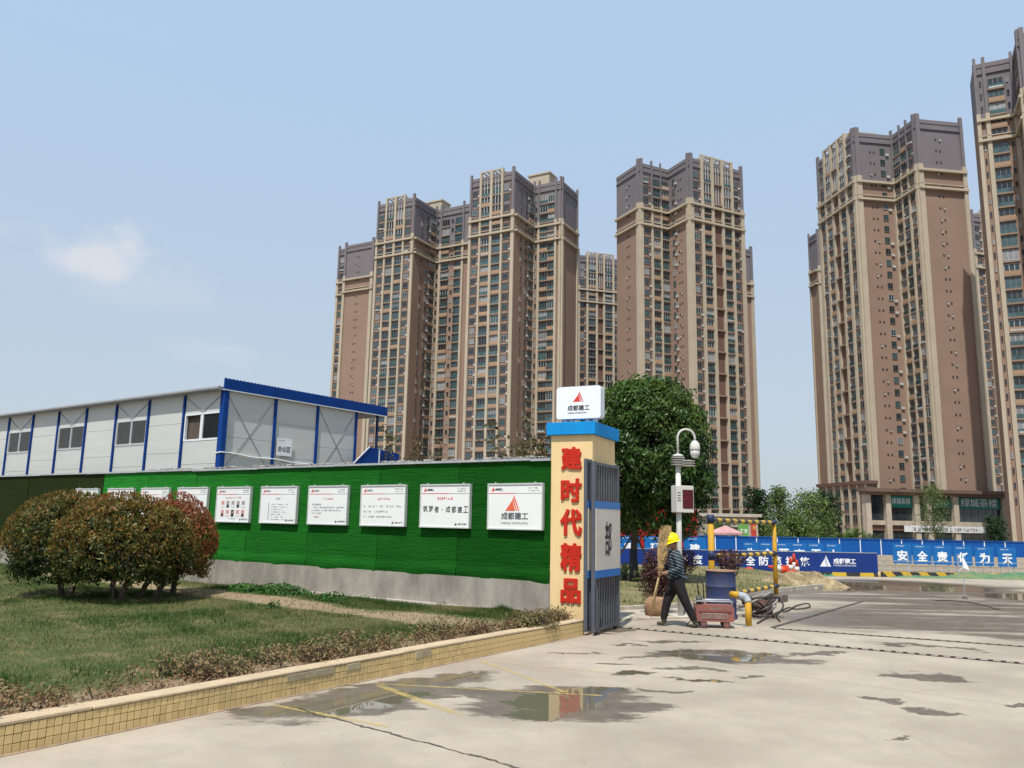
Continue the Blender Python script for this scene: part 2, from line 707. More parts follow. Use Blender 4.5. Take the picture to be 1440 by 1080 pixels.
    st2 = noise(1.0, 7, .72, (.22, 1.9, 1), 3.3)
    st3 = noise(.5, 5, .6, (.5, 1.0, 1), 9.1)
    f_bay = math_('MULTIPLY', ramp(bay, 1.15, .75), ramp(math_('ADD', math_('MULTIPLY', st2.outputs['Fac'], .6), math_('MULTIPLY', st3.outputs['Fac'], .4)), .40, .50))
    f_damp = math_('MAXIMUM', f_damp, f_bay)
    f_sheen = math_('MULTIPLY', f_bay, ramp(st2.outputs['Fac'], .5, .62))

    big = noise(.55, 6, .6)
    mid = noise(3.5, 6, .7)
    fine = noise(60, 3, .7)
    dry = mix(ramp(big.outputs['Fac'], .35, .68), (.285, .238, .183), (.395, .336, .262))
    dry = mix(ramp(mid.outputs['Fac'], .42, .72, 0, .6), dry, (.30, .262, .217))
    dry = mix(ramp(fine.outputs['Fac'], .55, .8, 0, .35), dry, (.27, .24, .20))
    warm = noise(.9, 5, .6, (1, 1, 1), 7.3)
    dry = mix(ramp(warm.outputs['Fac'], .55, .75, 0, .45), dry, (.37, .30, .215))
    track = noise(1.0, 6, .7, (1.6, .16, 1), 4.2)
    dry = mix(ramp(track.outputs['Fac'], .55, .72, 0, .4), dry, (.255, .215, .17))
    grit = noise(190, 2, .8)
    dry = mix(ramp(grit.outputs['Fac'], .62, .75, 0, .5), dry, (.22, .19, .155))
    wet = mix(ramp(mid.outputs['Fac'], .3, .7), (.07, .053, .037), (.125, .098, .072))
    col = mix(math_('MULTIPLY', f_damp, .9), dry, wet)
    col = mix(f_pud, col, (.12, .105, .075))
    # hairline cracks
    vor = N('ShaderNodeTexVoronoi')
    vor.feature = 'DISTANCE_TO_EDGE'
    vor.inputs['Scale'].default_value = .33
    Lk(PW, vor.inputs['Vector'])
    crack = math_('MULTIPLY', ramp(vor.outputs['Distance'], .006, .001), ramp(big.outputs['Fac'], .5, .6))
    col = mix(math_('MULTIPLY', crack, .0), col, (.1, .085, .07))
    Lk(col, b.inputs['Base Color'])
    rg = math_('MULTIPLY_ADD', f_damp, -.40, .86)
    rg = math_('MULTIPLY', rg, math_('SUBTRACT', 1.0, f_pud))
    rg = math_('MULTIPLY', rg, math_('SUBTRACT', 1.0, math_('MULTIPLY', f_sheen, .7)))
    rg = math_('ADD', rg, .015)
    Lk(rg, b.inputs['Roughness'])
    b.inputs['IOR'].default_value = 1.45
    bp = N('ShaderNodeBump')
    Lk(math_('MULTIPLY', math_('SUBTRACT', 1.0, f_pud), .22), bp.inputs['Strength'])
    bp.inputs['Distance'].default_value = .01
    hh = math_('ADD', fine.outputs['Fac'], math_('MULTIPLY', mid.outputs['Fac'], 1.5))
    Lk(hh, bp.inputs['Height'])
    Lk(bp.outputs[0], b.inputs['Normal'])
    return m


M_road = road_material()
# concrete forecourt laid as slabs with real joints (each slab a piece of the pavement)
road = link('concrete_road', None)
tag(road, kind='structure')


def clip_poly(poly, a, bb, c):
    """keep a*x+b*y<=c"""
    out = []
    for i in range(len(poly)):
        p, q = poly[i], poly[(i + 1) % len(poly)]
        dp, dq = a * p[0] + bb * p[1] - c, a * q[0] + bb * q[1] - c
        if dp <= 0:
            out.append(p)
        if dp * dq < 0:
            u = dp / (dp - dq)
            out.append((p[0] + (q[0] - p[0]) * u, p[1] + (q[1] - p[1]) * u))
    return out


# slab joints follow two measured directions: the long crack (A) and the drain (B)
JA = Vector((2.02, -1.66, 0)).normalized()
base = [(-12, -8), (30, -8), (30, 29.6), (9.6, 29.6), (9.2, 24.0), (6.5, 21.3), (4.6, 18.2), (2.1, 16.4), (1.2, 16.5), (-12, 16.5)]
nA = (-JA.y, JA.x)
c0 = nA[0] * -1.92 + nA[1] * 7.80
cuts = [c0 - 4.6, c0, c0 + 5.05, c0 + 10.0, c0 + 15.2]
edges = [-99] + cuts + [99]
for i in range(len(edges) - 1):
    g = .006
    pl = clip_poly(base, nA[0], nA[1], edges[i + 1] - g)
    pl = clip_poly(pl, -nA[0], -nA[1], -(edges[i] + g))
    if len(pl) > 2:
        MB().prism(pl, -.12, 0.0).build('slab', M_road, road)
# broken, tar-filled edge along the long joint in front
M_crack = mat('crack_dirt', (.11, .092, .075), .95, .2, 9)
ck = MB()
u = Vector((-1.92, 7.80, 0))
pts = []
for k in range(90):
    p = u + JA * (k * .05 - .12) + Vector((nA[0], nA[1], 0)) * (math.sin(k * .55) * .012 + random.uniform(-.012, .012))
    pts.append(p)
for k in range(89):
    w = .006 + .014 * abs(math.sin(k * .37)) * random.random()
    o = Vector((nA[0], nA[1], 0)) * w
    a, c = pts[k], pts[k + 1]
    ck.add([(a.x - o.x, a.y - o.y, .004), (c.x - o.x, c.y - o.y, .004), (c.x + o.x, c.y + o.y, .004), (a.x + o.x, a.y + o.y, .004)], [(0, 1, 2, 3)])
ck.build('joint_crack', M_crack, road)

# worn yellow bay lines
def worn_paint():
    m = bpy.data.materials.new('worn_yellow_paint')
    m.use_nodes = True
    t = m.node_tree
    b = t.nodes['Principled BSDF']
    b.inputs['Roughness'].default_value = .7
    b.inputs['Base Color'].default_value = (.56, .42, .13, 1)
    co = t.nodes.new('ShaderNodeTexCoord')
    nz = t.nodes.new('ShaderNodeTexNoise')
    nz.inputs['Scale'].default_value = 6
    nz.inputs['Detail'].default_value = 8
    nz.inputs['Roughness'].default_value = .75
    t.links.new(co.outputs['Object'], nz.inputs['Vector'])
    mr = t.nodes.new('ShaderNodeMapRange')
    t.links.new(nz.outputs['Fac'], mr.inputs['Value'])
    mr.inputs['From Min'].default_value = .33
    mr.inputs['From Max'].default_value = .66
    mr.inputs['To Min'].default_value = 0
    mr.inputs['To Max'].default_value = .72
    tr = t.nodes.new('ShaderNodeBsdfTransparent')
    mx = t.nodes.new('ShaderNodeMixShader')
    t.links.new(mr.outputs[0], mx.inputs[0])
    t.links.new(tr.outputs[0], mx.inputs[1])
    t.links.new(b.outputs[0], mx.inputs[2])
    t.links.new(mx.outputs[0], t.nodes['Material Output'].inputs['Surface'])
    return m


M_yl = worn_paint()
for p, q, w in (((-2.22, 7.95), (-1.0, 7.22), .07), ((-1.36, 8.93), (-.40, 7.66), .09), ((-1.4, 9.0), (1.0, 8.62), .05), ((-.32, 10.55), (.62, 8.75), .06), ((-.2, 10.5), (1.3, 9.9), .04)):
    p, q = Vector((*p, .004)), Vector((*q, .004))
    d = (q - p).normalized()
    s = Vector((-d.y, d.x, 0)) * w / 2
    MB().add([p - s, q - s, q + s, p + s], [(0, 1, 2, 3)]).build('painted_line', M_yl, road)

# ------------------------------------------------------------------ steel drain grates across the gateway
M_iron = mat('drain_iron', (.06, .055, .05), .6, .2, 12, metal=.6)
M_gap = mat('drain_gap', (.012, .011, .010), .95, .1, 5)
M_ledge = mat('drain_edge', (.42, .36, .29), .85, .15, 6)


def drain(p, q, w, pitch, label):
    p, q = Vector((*p, 0)), Vector((*q, 0))
    d = q - p
    L = d.length
    t = thing('drain_grate', label, 'drain', (p.x, p.y, 0), math.atan2(d.y, d.x))
    MB().box(0, L, -w / 2, w / 2, .001, .003).build('gutter', M_gap, t)
    fr = MB()
    for sgn in (-1, 1):
        fr.box(0, L, sgn * w / 2 - .012, sgn * w / 2 + .012, .0, .009)
    fr.build('edge_angle', M_iron, t)
    n = int(L / pitch)
    bar = MB().box(-pitch * .3, pitch * .3, -w / 2 + .012, w / 2 - .012, .002, .008).mesh('grate_bar', M_ledge)
    for i in range(min(n, 140)):
        link('grate_bar', bar, t, ((i + .5) * pitch, 0, 0))
    return t


drain((1.95, 14.1), (8.6, 10.15), .11, .15, 'long slotted steel drain crossing the whole gateway in front of the worker')
drain((4.62, 14.35), (11.5, 11.0), .07, .14, 'second steel drain along the near edge of the wet wash bay')
# dark kerb joint along the side of the wash bay
tag(MB().bar((4.62, 14.45, .004), (8.6, 19.9, .004), .06, .02).build('bay_edge_strip', mat('rubber_edge', (.09, .078, .065), .8, .2, 6)),
    'dark strip along the side of the wet wash bay', 'edging')

# ------------------------------------------------------------------ raised lawn behind the tiled kerb
KA, KB = Vector((-7.2, 1.18, 0)), Vector((1.22, 13.12, 0))      # foot of the tiled kerb (front face)
KD = (KB - KA).normalized()
KN = Vector((KD.y, -KD.x, 0))                                   # towards the road
WD = Vector((math.sin(R(-56)), math.cos(R(-56)), 0))            # along the wall, away from the gate
WA = Vector((.69, 13.67, 0))
WN = Vector((-math.cos(R(56)), -math.sin(R(56)), 0))            # wall's face, towards the camera
LZ = .19
c_in = -.19


def lawn_pt(s, t):
    """s 0 at the gate .. 1 far left; t 0 at the kerb .. 1 at the wall"""
    k = KB + KN * c_in + (KA - KB) * s * 1.0
    w = WA + WD * (s * 26)
    p = k.lerp(w, t)
    return p


NS, NT = 90, 40
lm = MB()
soil = []
path_pts = [Vector((-11.5, 21.0, 0)), Vector((-5.97, 16.5, 0)), Vector((-3.22, 14.4, 0)), Vector((-1.03, 12.95, 0)), Vector((.2, 12.3, 0))]


def seg_dist(p, pts):
    best = 9e9
    for a, c in zip(pts, pts[1:]):
        d = c - a
        u = max(0, min(1, (p - a).dot(d) / d.length_squared))
        best = min(best, (p - a - d * u).length)
    return best


def bumpy(x, y):
    return .018 * math.sin(x * 1.7 + y * .6) + .014 * math.sin(y * 2.3 - x * .9) + .01 * math.sin(x * 4.1 + 1) * math.sin(y * 3.7)


for i in range(NS + 1):
    for j in range(NT + 1):
        p = lawn_pt((i / NS) ** 1.4, j / NT)
        e = min(1, j / NT * 6) * min(1, (1 - j / NT) * 6)
        lm.v.append((p.x, p.y, LZ + bumpy(p.x, p.y) * e + .03 * j / NT))
        k = (p - KB).dot(KN) * -1 - .19
        sv = max(1 - seg_dist(p, path_pts) / .62, 1 - k / .75)
        soil.append(max(0, min(1, sv)))
for i in range(NS):
    for j in range(NT):
        a = i * (NT + 1) + j
        lm.f.append((a, a + 1, a + NT + 2, a + NT + 1))
        lm.mi.append(0)


def lawn_material():
    m = bpy.data.materials.new('lawn_ground')
    m.use_nodes = True
    t = m.node_tree
    b = t.nodes['Principled BSDF']
    b.inputs['Roughness'].default_value = .95
    b.inputs['Specular IOR Level'].default_value = .1
    co = t.nodes.new('ShaderNodeTexCoord')

    def nz(s, d=6):
        n = t.nodes.new('ShaderNodeTexNoise')
        n.inputs['Scale'].default_value = s
        n.inputs['Detail'].default_value = d
        n.inputs['Roughness'].default_value = .68
        t.links.new(co.outputs['Object'], n.inputs['Vector'])
        return n

    def rp(sock, els):
        r = t.nodes.new('ShaderNodeValToRGB')
        for i, (p, c) in enumerate(els):
            e = r.color_ramp.elements[i] if i < 2 else r.color_ramp.elements.new(p)
            e.position = p
            e.color = (*c, 1)
        t.links.new(sock, r.inputs[0])
        return r.outputs[0]

    g = rp(nz(2.4).outputs['Fac'], [(.34, (.045, .075, .02)), (.70, (.20, .155, .08)), (.53, (.085, .098, .035))])
    s = rp(nz(5).outputs['Fac'], [(.3, (.22, .155, .09)), (.7, (.32, .25, .165))])
    a = t.nodes.new('ShaderNodeAttribute')
    a.attribute_name = 'soil'
    ma = t.nodes.new('ShaderNodeMath')
    ma.operation = 'MULTIPLY_ADD'
    t.links.new(nz(3.2).outputs['Fac'], ma.inputs[0])
    ma.inputs[1].default_value = 1.1
    t.links.new(a.outputs['Fac'], ma.inputs[2])
    mr = t.nodes.new('ShaderNodeMapRange')
    t.links.new(ma.outputs[0], mr.inputs['Value'])
    mr.inputs['From Min'].default_value = .72
    mr.inputs['From Max'].default_value = 1.0
    mx = t.nodes.new('ShaderNodeMix')
    mx.data_type = 'RGBA'
    t.links.new(mr.outputs[0], mx.inputs[0])
    t.links.new(g, mx.inputs[6])
    t.links.new(s, mx.inputs[7])
    t.links.new(mx.outputs[2], b.inputs['Base Color'])
    bp = t.nodes.new('ShaderNodeBump')
    bp.inputs['Strength'].default_value = .8
    bp.inputs['Distance'].default_value = .03
    t.links.new(nz(24).outputs['Fac'], bp.inputs['Height'])
    t.links.new(bp.outputs[0], b.inputs['Normal'])
    return m


M_lawn = lawn_material()
lawn = lm.build('lawn', M_lawn, smooth=True)
tag(lawn, kind='structure')
at = lawn.data.attributes.new('soil', 'FLOAT', 'POINT')
at.data.foreach_set('value', soil)


def blades(name, pts, h, m, tint, w=.006, lean=.5):
    """grass blades: one narrow triangle each"""
    n = len(pts)
    a = RNG.uniform(0, 2 * PI, n)
    side = np.stack([np.cos(a), np.sin(a), np.zeros(n)], 1)
    ln = RNG.normal(0, lean, (n, 3))
    ln[:, 2] = 1
    ln /= np.linalg.norm(ln, axis=1)[:, None]
    v = np.stack([pts - side * w, pts + side * w, pts + ln * h[:, None]], 1).reshape(-1, 3)
    me = bpy.data.meshes.new(name)
    me.vertices.add(3 * n)
    me.vertices.foreach_set('co', v.ravel().astype('f'))
    me.loops.add(3 * n)
    me.loops.foreach_set('vertex_index', np.arange(3 * n).astype('i'))
    me.polygons.add(n)
    me.polygons.foreach_set('loop_start', np.arange(0, 3 * n, 3).astype('i'))
    add_tint(me, np.repeat(np.clip(tint, 0, 1), 3))
    me.materials.append(m)
    me.update(calc_edges=True)
    return link(name, me)


M_grass = leaf_mat('grass_blades', [(.27, .21, .105), (.165, .155, .058), (.075, .118, .028), (.04, .088, .018)], .6, .3)
gp, gh, gt = [], [], []
n_try = 250000
ss, tt = RNG.uniform(0, 1, n_try) ** 1.35, RNG.uniform(0, 1, n_try)
for s, t_ in zip(ss, tt):
    p = lawn_pt(s, t_)
    if p.y < 4 or p.y > 27:
        continue
    k = (p - KB).dot(KN) * -1 - .19
    pd = seg_dist(p, path_pts)
    patch = math.sin(p.x * 1.3 + 2) * math.sin(p.y * 1.1 + .5) + .5 * math.sin(p.x * 2.9 - p.y * 2.1) + .4 * math.sin(p.x * 6.1 + p.y * 4.7)
    keep = .78 + .3 * patch
    if pd < .6 or k < .5:
        keep *= .08
    if random.random() > keep:
        continue
    e = min(1, t_ * 6) * min(1, (1 - t_) * 6)
    gp.append((p.x, p.y, LZ + bumpy(p.x, p.y) * e + .03 * t_ - .005))
    tall = math.sin(p.x * 5.3 + 1.7 * math.sin(p.y * 2.2)) * math.sin(p.y * 4.4 + p.x) > .86 and random.random() < .7
    gh.append(random.uniform(.03, .075) * (1.9 if tall else 1) * (1.2 if patch > .6 else .9))
    gt.append(.52 + .36 * patch + random.gauss(0, .24) + (.25 if tall else 0))
tag(blades('grass', np.array(gp), np.array(gh), M_grass, np.array(gt), .0055), 'short patchy mown grass on the raised lawn', 'grass', kind='stuff')

# ------------------------------------------------------------------ tiled kerb
M_cap = mat('kerb_render', (.50, .385, .25), .85, .12, 5, .3, hue=(.39, .30, .195))
M_grout = mat('kerb_grout', (.20, .16, .10), .95, .2, 8)
M_tile = mat('kerb_tile', (.60, .44, .20), .45, .10, 3, 0, obj_rand=.10, hue=(.53, .385, .175))
KL = (KB - KA).length
kerb = thing('tiled_kerb', 'low kerb faced with small cream square tiles round the lawn', 'kerb', tuple(KA), math.atan2(KD.y, KD.x))
MB().box(0, KL, 0.006, .17, -.02, .205).build('core', M_grout, kerb)
# cap in lengths with slightly uneven ends, patches of render missing over the tiles
cp = MB()
x = 0.0
while x < KL - .01:
    x2 = min(KL, x + random.uniform(.9, 1.4))
    z = .235 + random.uniform(-.004, .004)
    cp.cbox(x + .001, x2 - .001, -.012 + random.uniform(-.003, .003), .19, .206, z, .008)
    x = x2
cp.build('cap', M_cap, kerb)
tw, th = .0585, .0675
tile = MB().cbox(-tw / 2 + .0022, tw / 2 - .0022, -.008, .008, -th / 2 + .0022, th / 2 - .0022, .0022).mesh('tile', M_tile)
spots = []
ncol = int(KL / tw)
for c in range(ncol):
    for r_ in range(3):
        xx = (c + .5) * tw
        wx = KA + KD * xx
        missing = (r_ == 2 and (3.62 < KL - xx and random.random() < .0))
        if not missing:
            spots.append((xx, .0015 + th * (r_ + .5), wx.y))
vis = sorted([s for s in spots if s[2] > 6.0], key=lambda s: s[2])
near, rest = vis[:300], vis[300:] + [s for s in spots if s[2] <= 6.0]
for xx, zz, _ in near:
    link('tile', tile, kerb, (xx + random.uniform(-.0008, .0008), -.0005 + random.uniform(-.001, .001), zz), (0, random.uniform(-.012, .012), 0))
rm = MB()
for xx, zz, _ in rest:
    rm.box(xx - tw / 2 + .0022, xx + tw / 2 - .0022, -.008, .004, zz - th / 2 + .0022, zz + th / 2 - .0022)
tag(rm.build('tiles_beyond', M_tile, kerb), kind='stuff')
# mortar smears where tiles were patched
for a, w in ((KL - 5.9, .62), (KL - 5.1, .2), (KL - 4.0, .28)):
    MB().cbox(a, a + w, -.0145, .0, .135 + random.uniform(-.005, .005), .204, .004).build('mortar_patch', mat('mortar', (.40, .33, .21), .9, .15, 7), kerb)
# dirt line at the foot
tag(MB().box(-.0, KL, -.05, -.009, .0, .006).build('foot_dirt', mat('foot_dirt', (.30, .22, .15), .95, .2, 7), kerb))
# ------------------------------------------------------------------ site wall dressed with artificial turf
WALL_RZ = R(-34)
WL = 46.0


def turf_mat(name, c1, c2, c3, sheen=.05):
    m = bpy.data.materials.new(name)
    m.use_nodes = True
    t = m.node_tree
    b = t.nodes['Principled BSDF']
    b.inputs['Roughness'].default_value = .75
    b.inputs['Specular IOR Level'].default_value = .06
    b.inputs['Sheen Weight'].default_value = sheen
    b.inputs['Sheen Tint'].default_value = (.1, .7, .15, 1)
    co = t.nodes.new('ShaderNodeTexCoord')

    def nz(s, st):
        mp = t.nodes.new('ShaderNodeMapping')
        mp.inputs['Scale'].default_value = st
        t.links.new(co.outputs['Object'], mp.inputs['Vector'])
        n = t.nodes.new('ShaderNodeTexNoise')
        n.inputs['Scale'].default_value = s
        n.inputs['Detail'].default_value = 5
        n.inputs['Roughness'].default_value = .65
        t.links.new(mp.outputs[0], n.inputs['Vector'])
        return n
    rows = nz(9, (.25, 1, 3.2))
    blot = nz(.8, (1, 1, 1.4))
    fib = nz(70, (1, 1, .6))
    r1 = t.nodes.new('ShaderNodeValToRGB')
    r1.color_ramp.elements[0].position, r1.color_ramp.elements[1].position = .3, .72
    r1.color_ramp.elements[0].color, r1.color_ramp.elements[1].color = (*c1, 1), (*c2, 1)
    t.links.new(rows.outputs['Fac'], r1.inputs[0])
    mx = t.nodes.new('ShaderNodeMix')
    mx.data_type = 'RGBA'
    mr = t.nodes.new('ShaderNodeMapRange')
    t.links.new(blot.outputs['Fac'], mr.inputs['Value'])
    mr.inputs['From Min'].default_value, mr.inputs['From Max'].default_value = .45, .75
    t.links.new(mr.outputs[0], mx.inputs[0])
    t.links.new(r1.outputs[0], mx.inputs[6])
    mx.inputs[7].default_value = (*c3, 1)
    t.links.new(mx.outputs[2], b.inputs['Base Color'])
    ad = t.nodes.new('ShaderNodeMath')
    t.links.new(fib.outputs['Fac'], ad.inputs[0])
    t.links.new(rows.outputs['Fac'], ad.inputs[1])
    bp = t.nodes.new('ShaderNodeBump')
    bp.inputs['Strength'].default_value = .7
    bp.inputs['Distance'].default_value = .03
    t.links.new(ad.outputs[0], bp.inputs['Height'])
    t.links.new(bp.outputs[0], b.inputs['Normal'])
    return m


TURFS = [turf_mat('green_turf_%d' % q, *[tuple(a * (1 - q / 6) + b_ * q / 6 for a, b_ in zip(lo, hi)) for lo, hi in (((.003, .050, .0035), (.010, .142, .013)), ((.009, .085, .008), (.024, .225, .026)), ((.005, .066, .005), (.016, .185, .018)))]) for q in range(7)]  # pile sheen by view angle painted in: each sheet brighter away from the gate
M_turf_bright = turf_mat('view_bright_turf', (.009, .13, .012), (.022, .21, .024), (.015, .17, .017))  # bright end of the painted pile sheen
M_turf = turf_mat('green_turf', (.006, .085, .008), (.015, .145, .015), (.010, .115, .010))
M_turf_dim = turf_mat('view_dim_turf', (.003, .050, .0035), (.009, .085, .008), (.005, .066, .005))  # dim end of the painted pile sheen
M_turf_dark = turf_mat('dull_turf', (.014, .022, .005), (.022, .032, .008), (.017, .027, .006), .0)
M_conc = mat('wall_concrete', (.37, .335, .285), .9, .2, 2.2, .4, 20, hue=(.20, .18, .155), stretch=(1, 1, .45))
M_zinc = mat('zinc_coping', (.55, .56, .57), .45, .1, 5, metal=.6)
wall = thing('site_wall', 'concrete site wall faced with bright green artificial turf behind the lawn', 'wall', (WA.x, WA.y, 0), WALL_RZ)
# local x: towards the gate is 0, far end negative; -y looks at the camera
cb = MB()
cb.box(-WL, 0, 0, .22, -.1, .76)
cb.build('concrete_base', M_conc, wall)
foot = MB()
foot.box(-6.2, -.02, -.10, -.001, .1, .26)
foot.build('footing', mat('footing_concrete', (.46, .42, .36), .9, .15, 3), wall)
MB().box(-WL, 0, .05, .21, .762, 2.775).build('backing', M_conc, wall)


def turf_sheet(x0, x1, zb, zt, m, seed):
    """sheet of turf hung on the wall: faint buckles, a loose wavy hem that stands off at the foot"""
    rnd = random.Random(seed)
    nx, nz_ = max(2, int((x1 - x0) / .07)), 34
    ph = [rnd.uniform(0, 6) for _ in range(5)]
    g = MB()
    for i in range(nx + 1):
        x = x0 + (x1 - x0) * i / nx
        hem = zb + .012 * math.sin(x * 2.1 + ph[0]) + .009 * math.sin(x * 7.3 + ph[1])
        for j in range(nz_ + 1):
            v = j / nz_
            z = hem + (zt - hem) * v
            y = .012 + .004 * math.sin(x * 3.1 + z * 4 + ph[2]) + .004 * math.sin(z * 7 + x * 1.3 + ph[3])
            low = max(0, 1 - (z - zb) / .22)
            y -= .02 * math.sin(low * PI) * (1 + .5 * math.sin(x * 3.3 + ph[4])) - .012 * low * math.sin(x * 5 + ph[0])
            if abs(z - zb - .25) < .04:
                y += .010
            g.v.append((x, y, z))
    for i in range(nx):
        for j in range(nz_):
            a = i * (nz_ + 1) + j
            g.f.append((a, a + nz_ + 1, a + nz_ + 2, a + 1))
            g.mi.append(0)
    return g.build('turf_sheet', m, wall, smooth=True)


xx = 0.0
seams = [0, -1.98, -3.95, -5.93, -7.9, -9.86, -11.83, -13.9]
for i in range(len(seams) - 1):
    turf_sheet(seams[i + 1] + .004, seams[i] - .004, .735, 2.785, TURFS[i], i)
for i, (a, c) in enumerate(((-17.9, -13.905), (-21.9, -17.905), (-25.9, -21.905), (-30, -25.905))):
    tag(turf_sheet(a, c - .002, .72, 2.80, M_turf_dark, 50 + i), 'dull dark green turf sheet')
cp = MB()
x = -WL
while x < -.01:
    x2 = min(0, x + 2.4)
    dz = random.uniform(-.008, .012)
    cp.box(x, x2 - .004, -.035, .24, 2.79 + dz, 2.83 + dz)
    x = x2
cp.build('coping', M_zinc, wall)
M_capsoil = mat('coping_debris', (.45, .42, .38), .95, .3, 14)
db = MB()
for k in range(70):
    x = -random.uniform(.1, 12)
    r = random.uniform(.02, .06)
    db.box(x, x + r * 2.5, -.02, .1, 2.845, 2.845 + r * .6)
db.build('coping_debris', M_capsoil, wall)

# ------------------------------------------------------------------ notice boards
M_board = mat('board_print', (.74, .75, .74), .35, .02, 2)
M_alu = mat('board_frame', (.62, .65, .63), .35, .06, 8, metal=.35)
M_ink = mat('black_ink', (.035, .035, .04), .6, .05, 5)
M_grey = mat('grey_ink', (.30, .30, .31), .6, .05, 5)
M_red = mat('red_ink', (.62, .055, .03), .5, .05, 5)
M_pink = mat('pink_ink', (.62, .28, .27), .5, .05, 5)
M_skin_ink = mat('portrait_print', (.48, .30, .24), .5, .05, 5)


def logo(parent, x, z, y, s, m):
    """red peak with two slanting stripes"""
    for k, poly in enumerate(([(-.5, -.38), (.26, -.38), (.04, .28)], [(.34, -.38), (.42, -.38), (.10, .44), (.045, .31)], [(.52, -.38), (.60, -.38), (.17, .62), (.12, .47)])):
        MB().slab([(x + a * s, z + c * s) for a, c in poly], y - .003, y).build('emblem', m, parent)


def text_lines(parent, x0, x1, z, y, h, m, fill=.85, name='print_line'):
    """one line of small print, too small to read: uneven short strokes"""
    g = MB()
    x = x0
    while x < x1:
        w = random.uniform(.4, .9) * h
        if random.random() < fill:
            for q in range(3):
                if random.random() < .75:
                    g.box(x, x + w, y - .002, y, z + h * q * .34, z + h * (q * .34 + .16))
            if random.random() < .7:
                xa = x + random.uniform(0, w * .8)
                g.box(xa, xa + h * .15, y - .0026, y - .0004, z, z + h * .9)
        x += w + h * .28
    if g.v:
        g.build(name, m, parent)


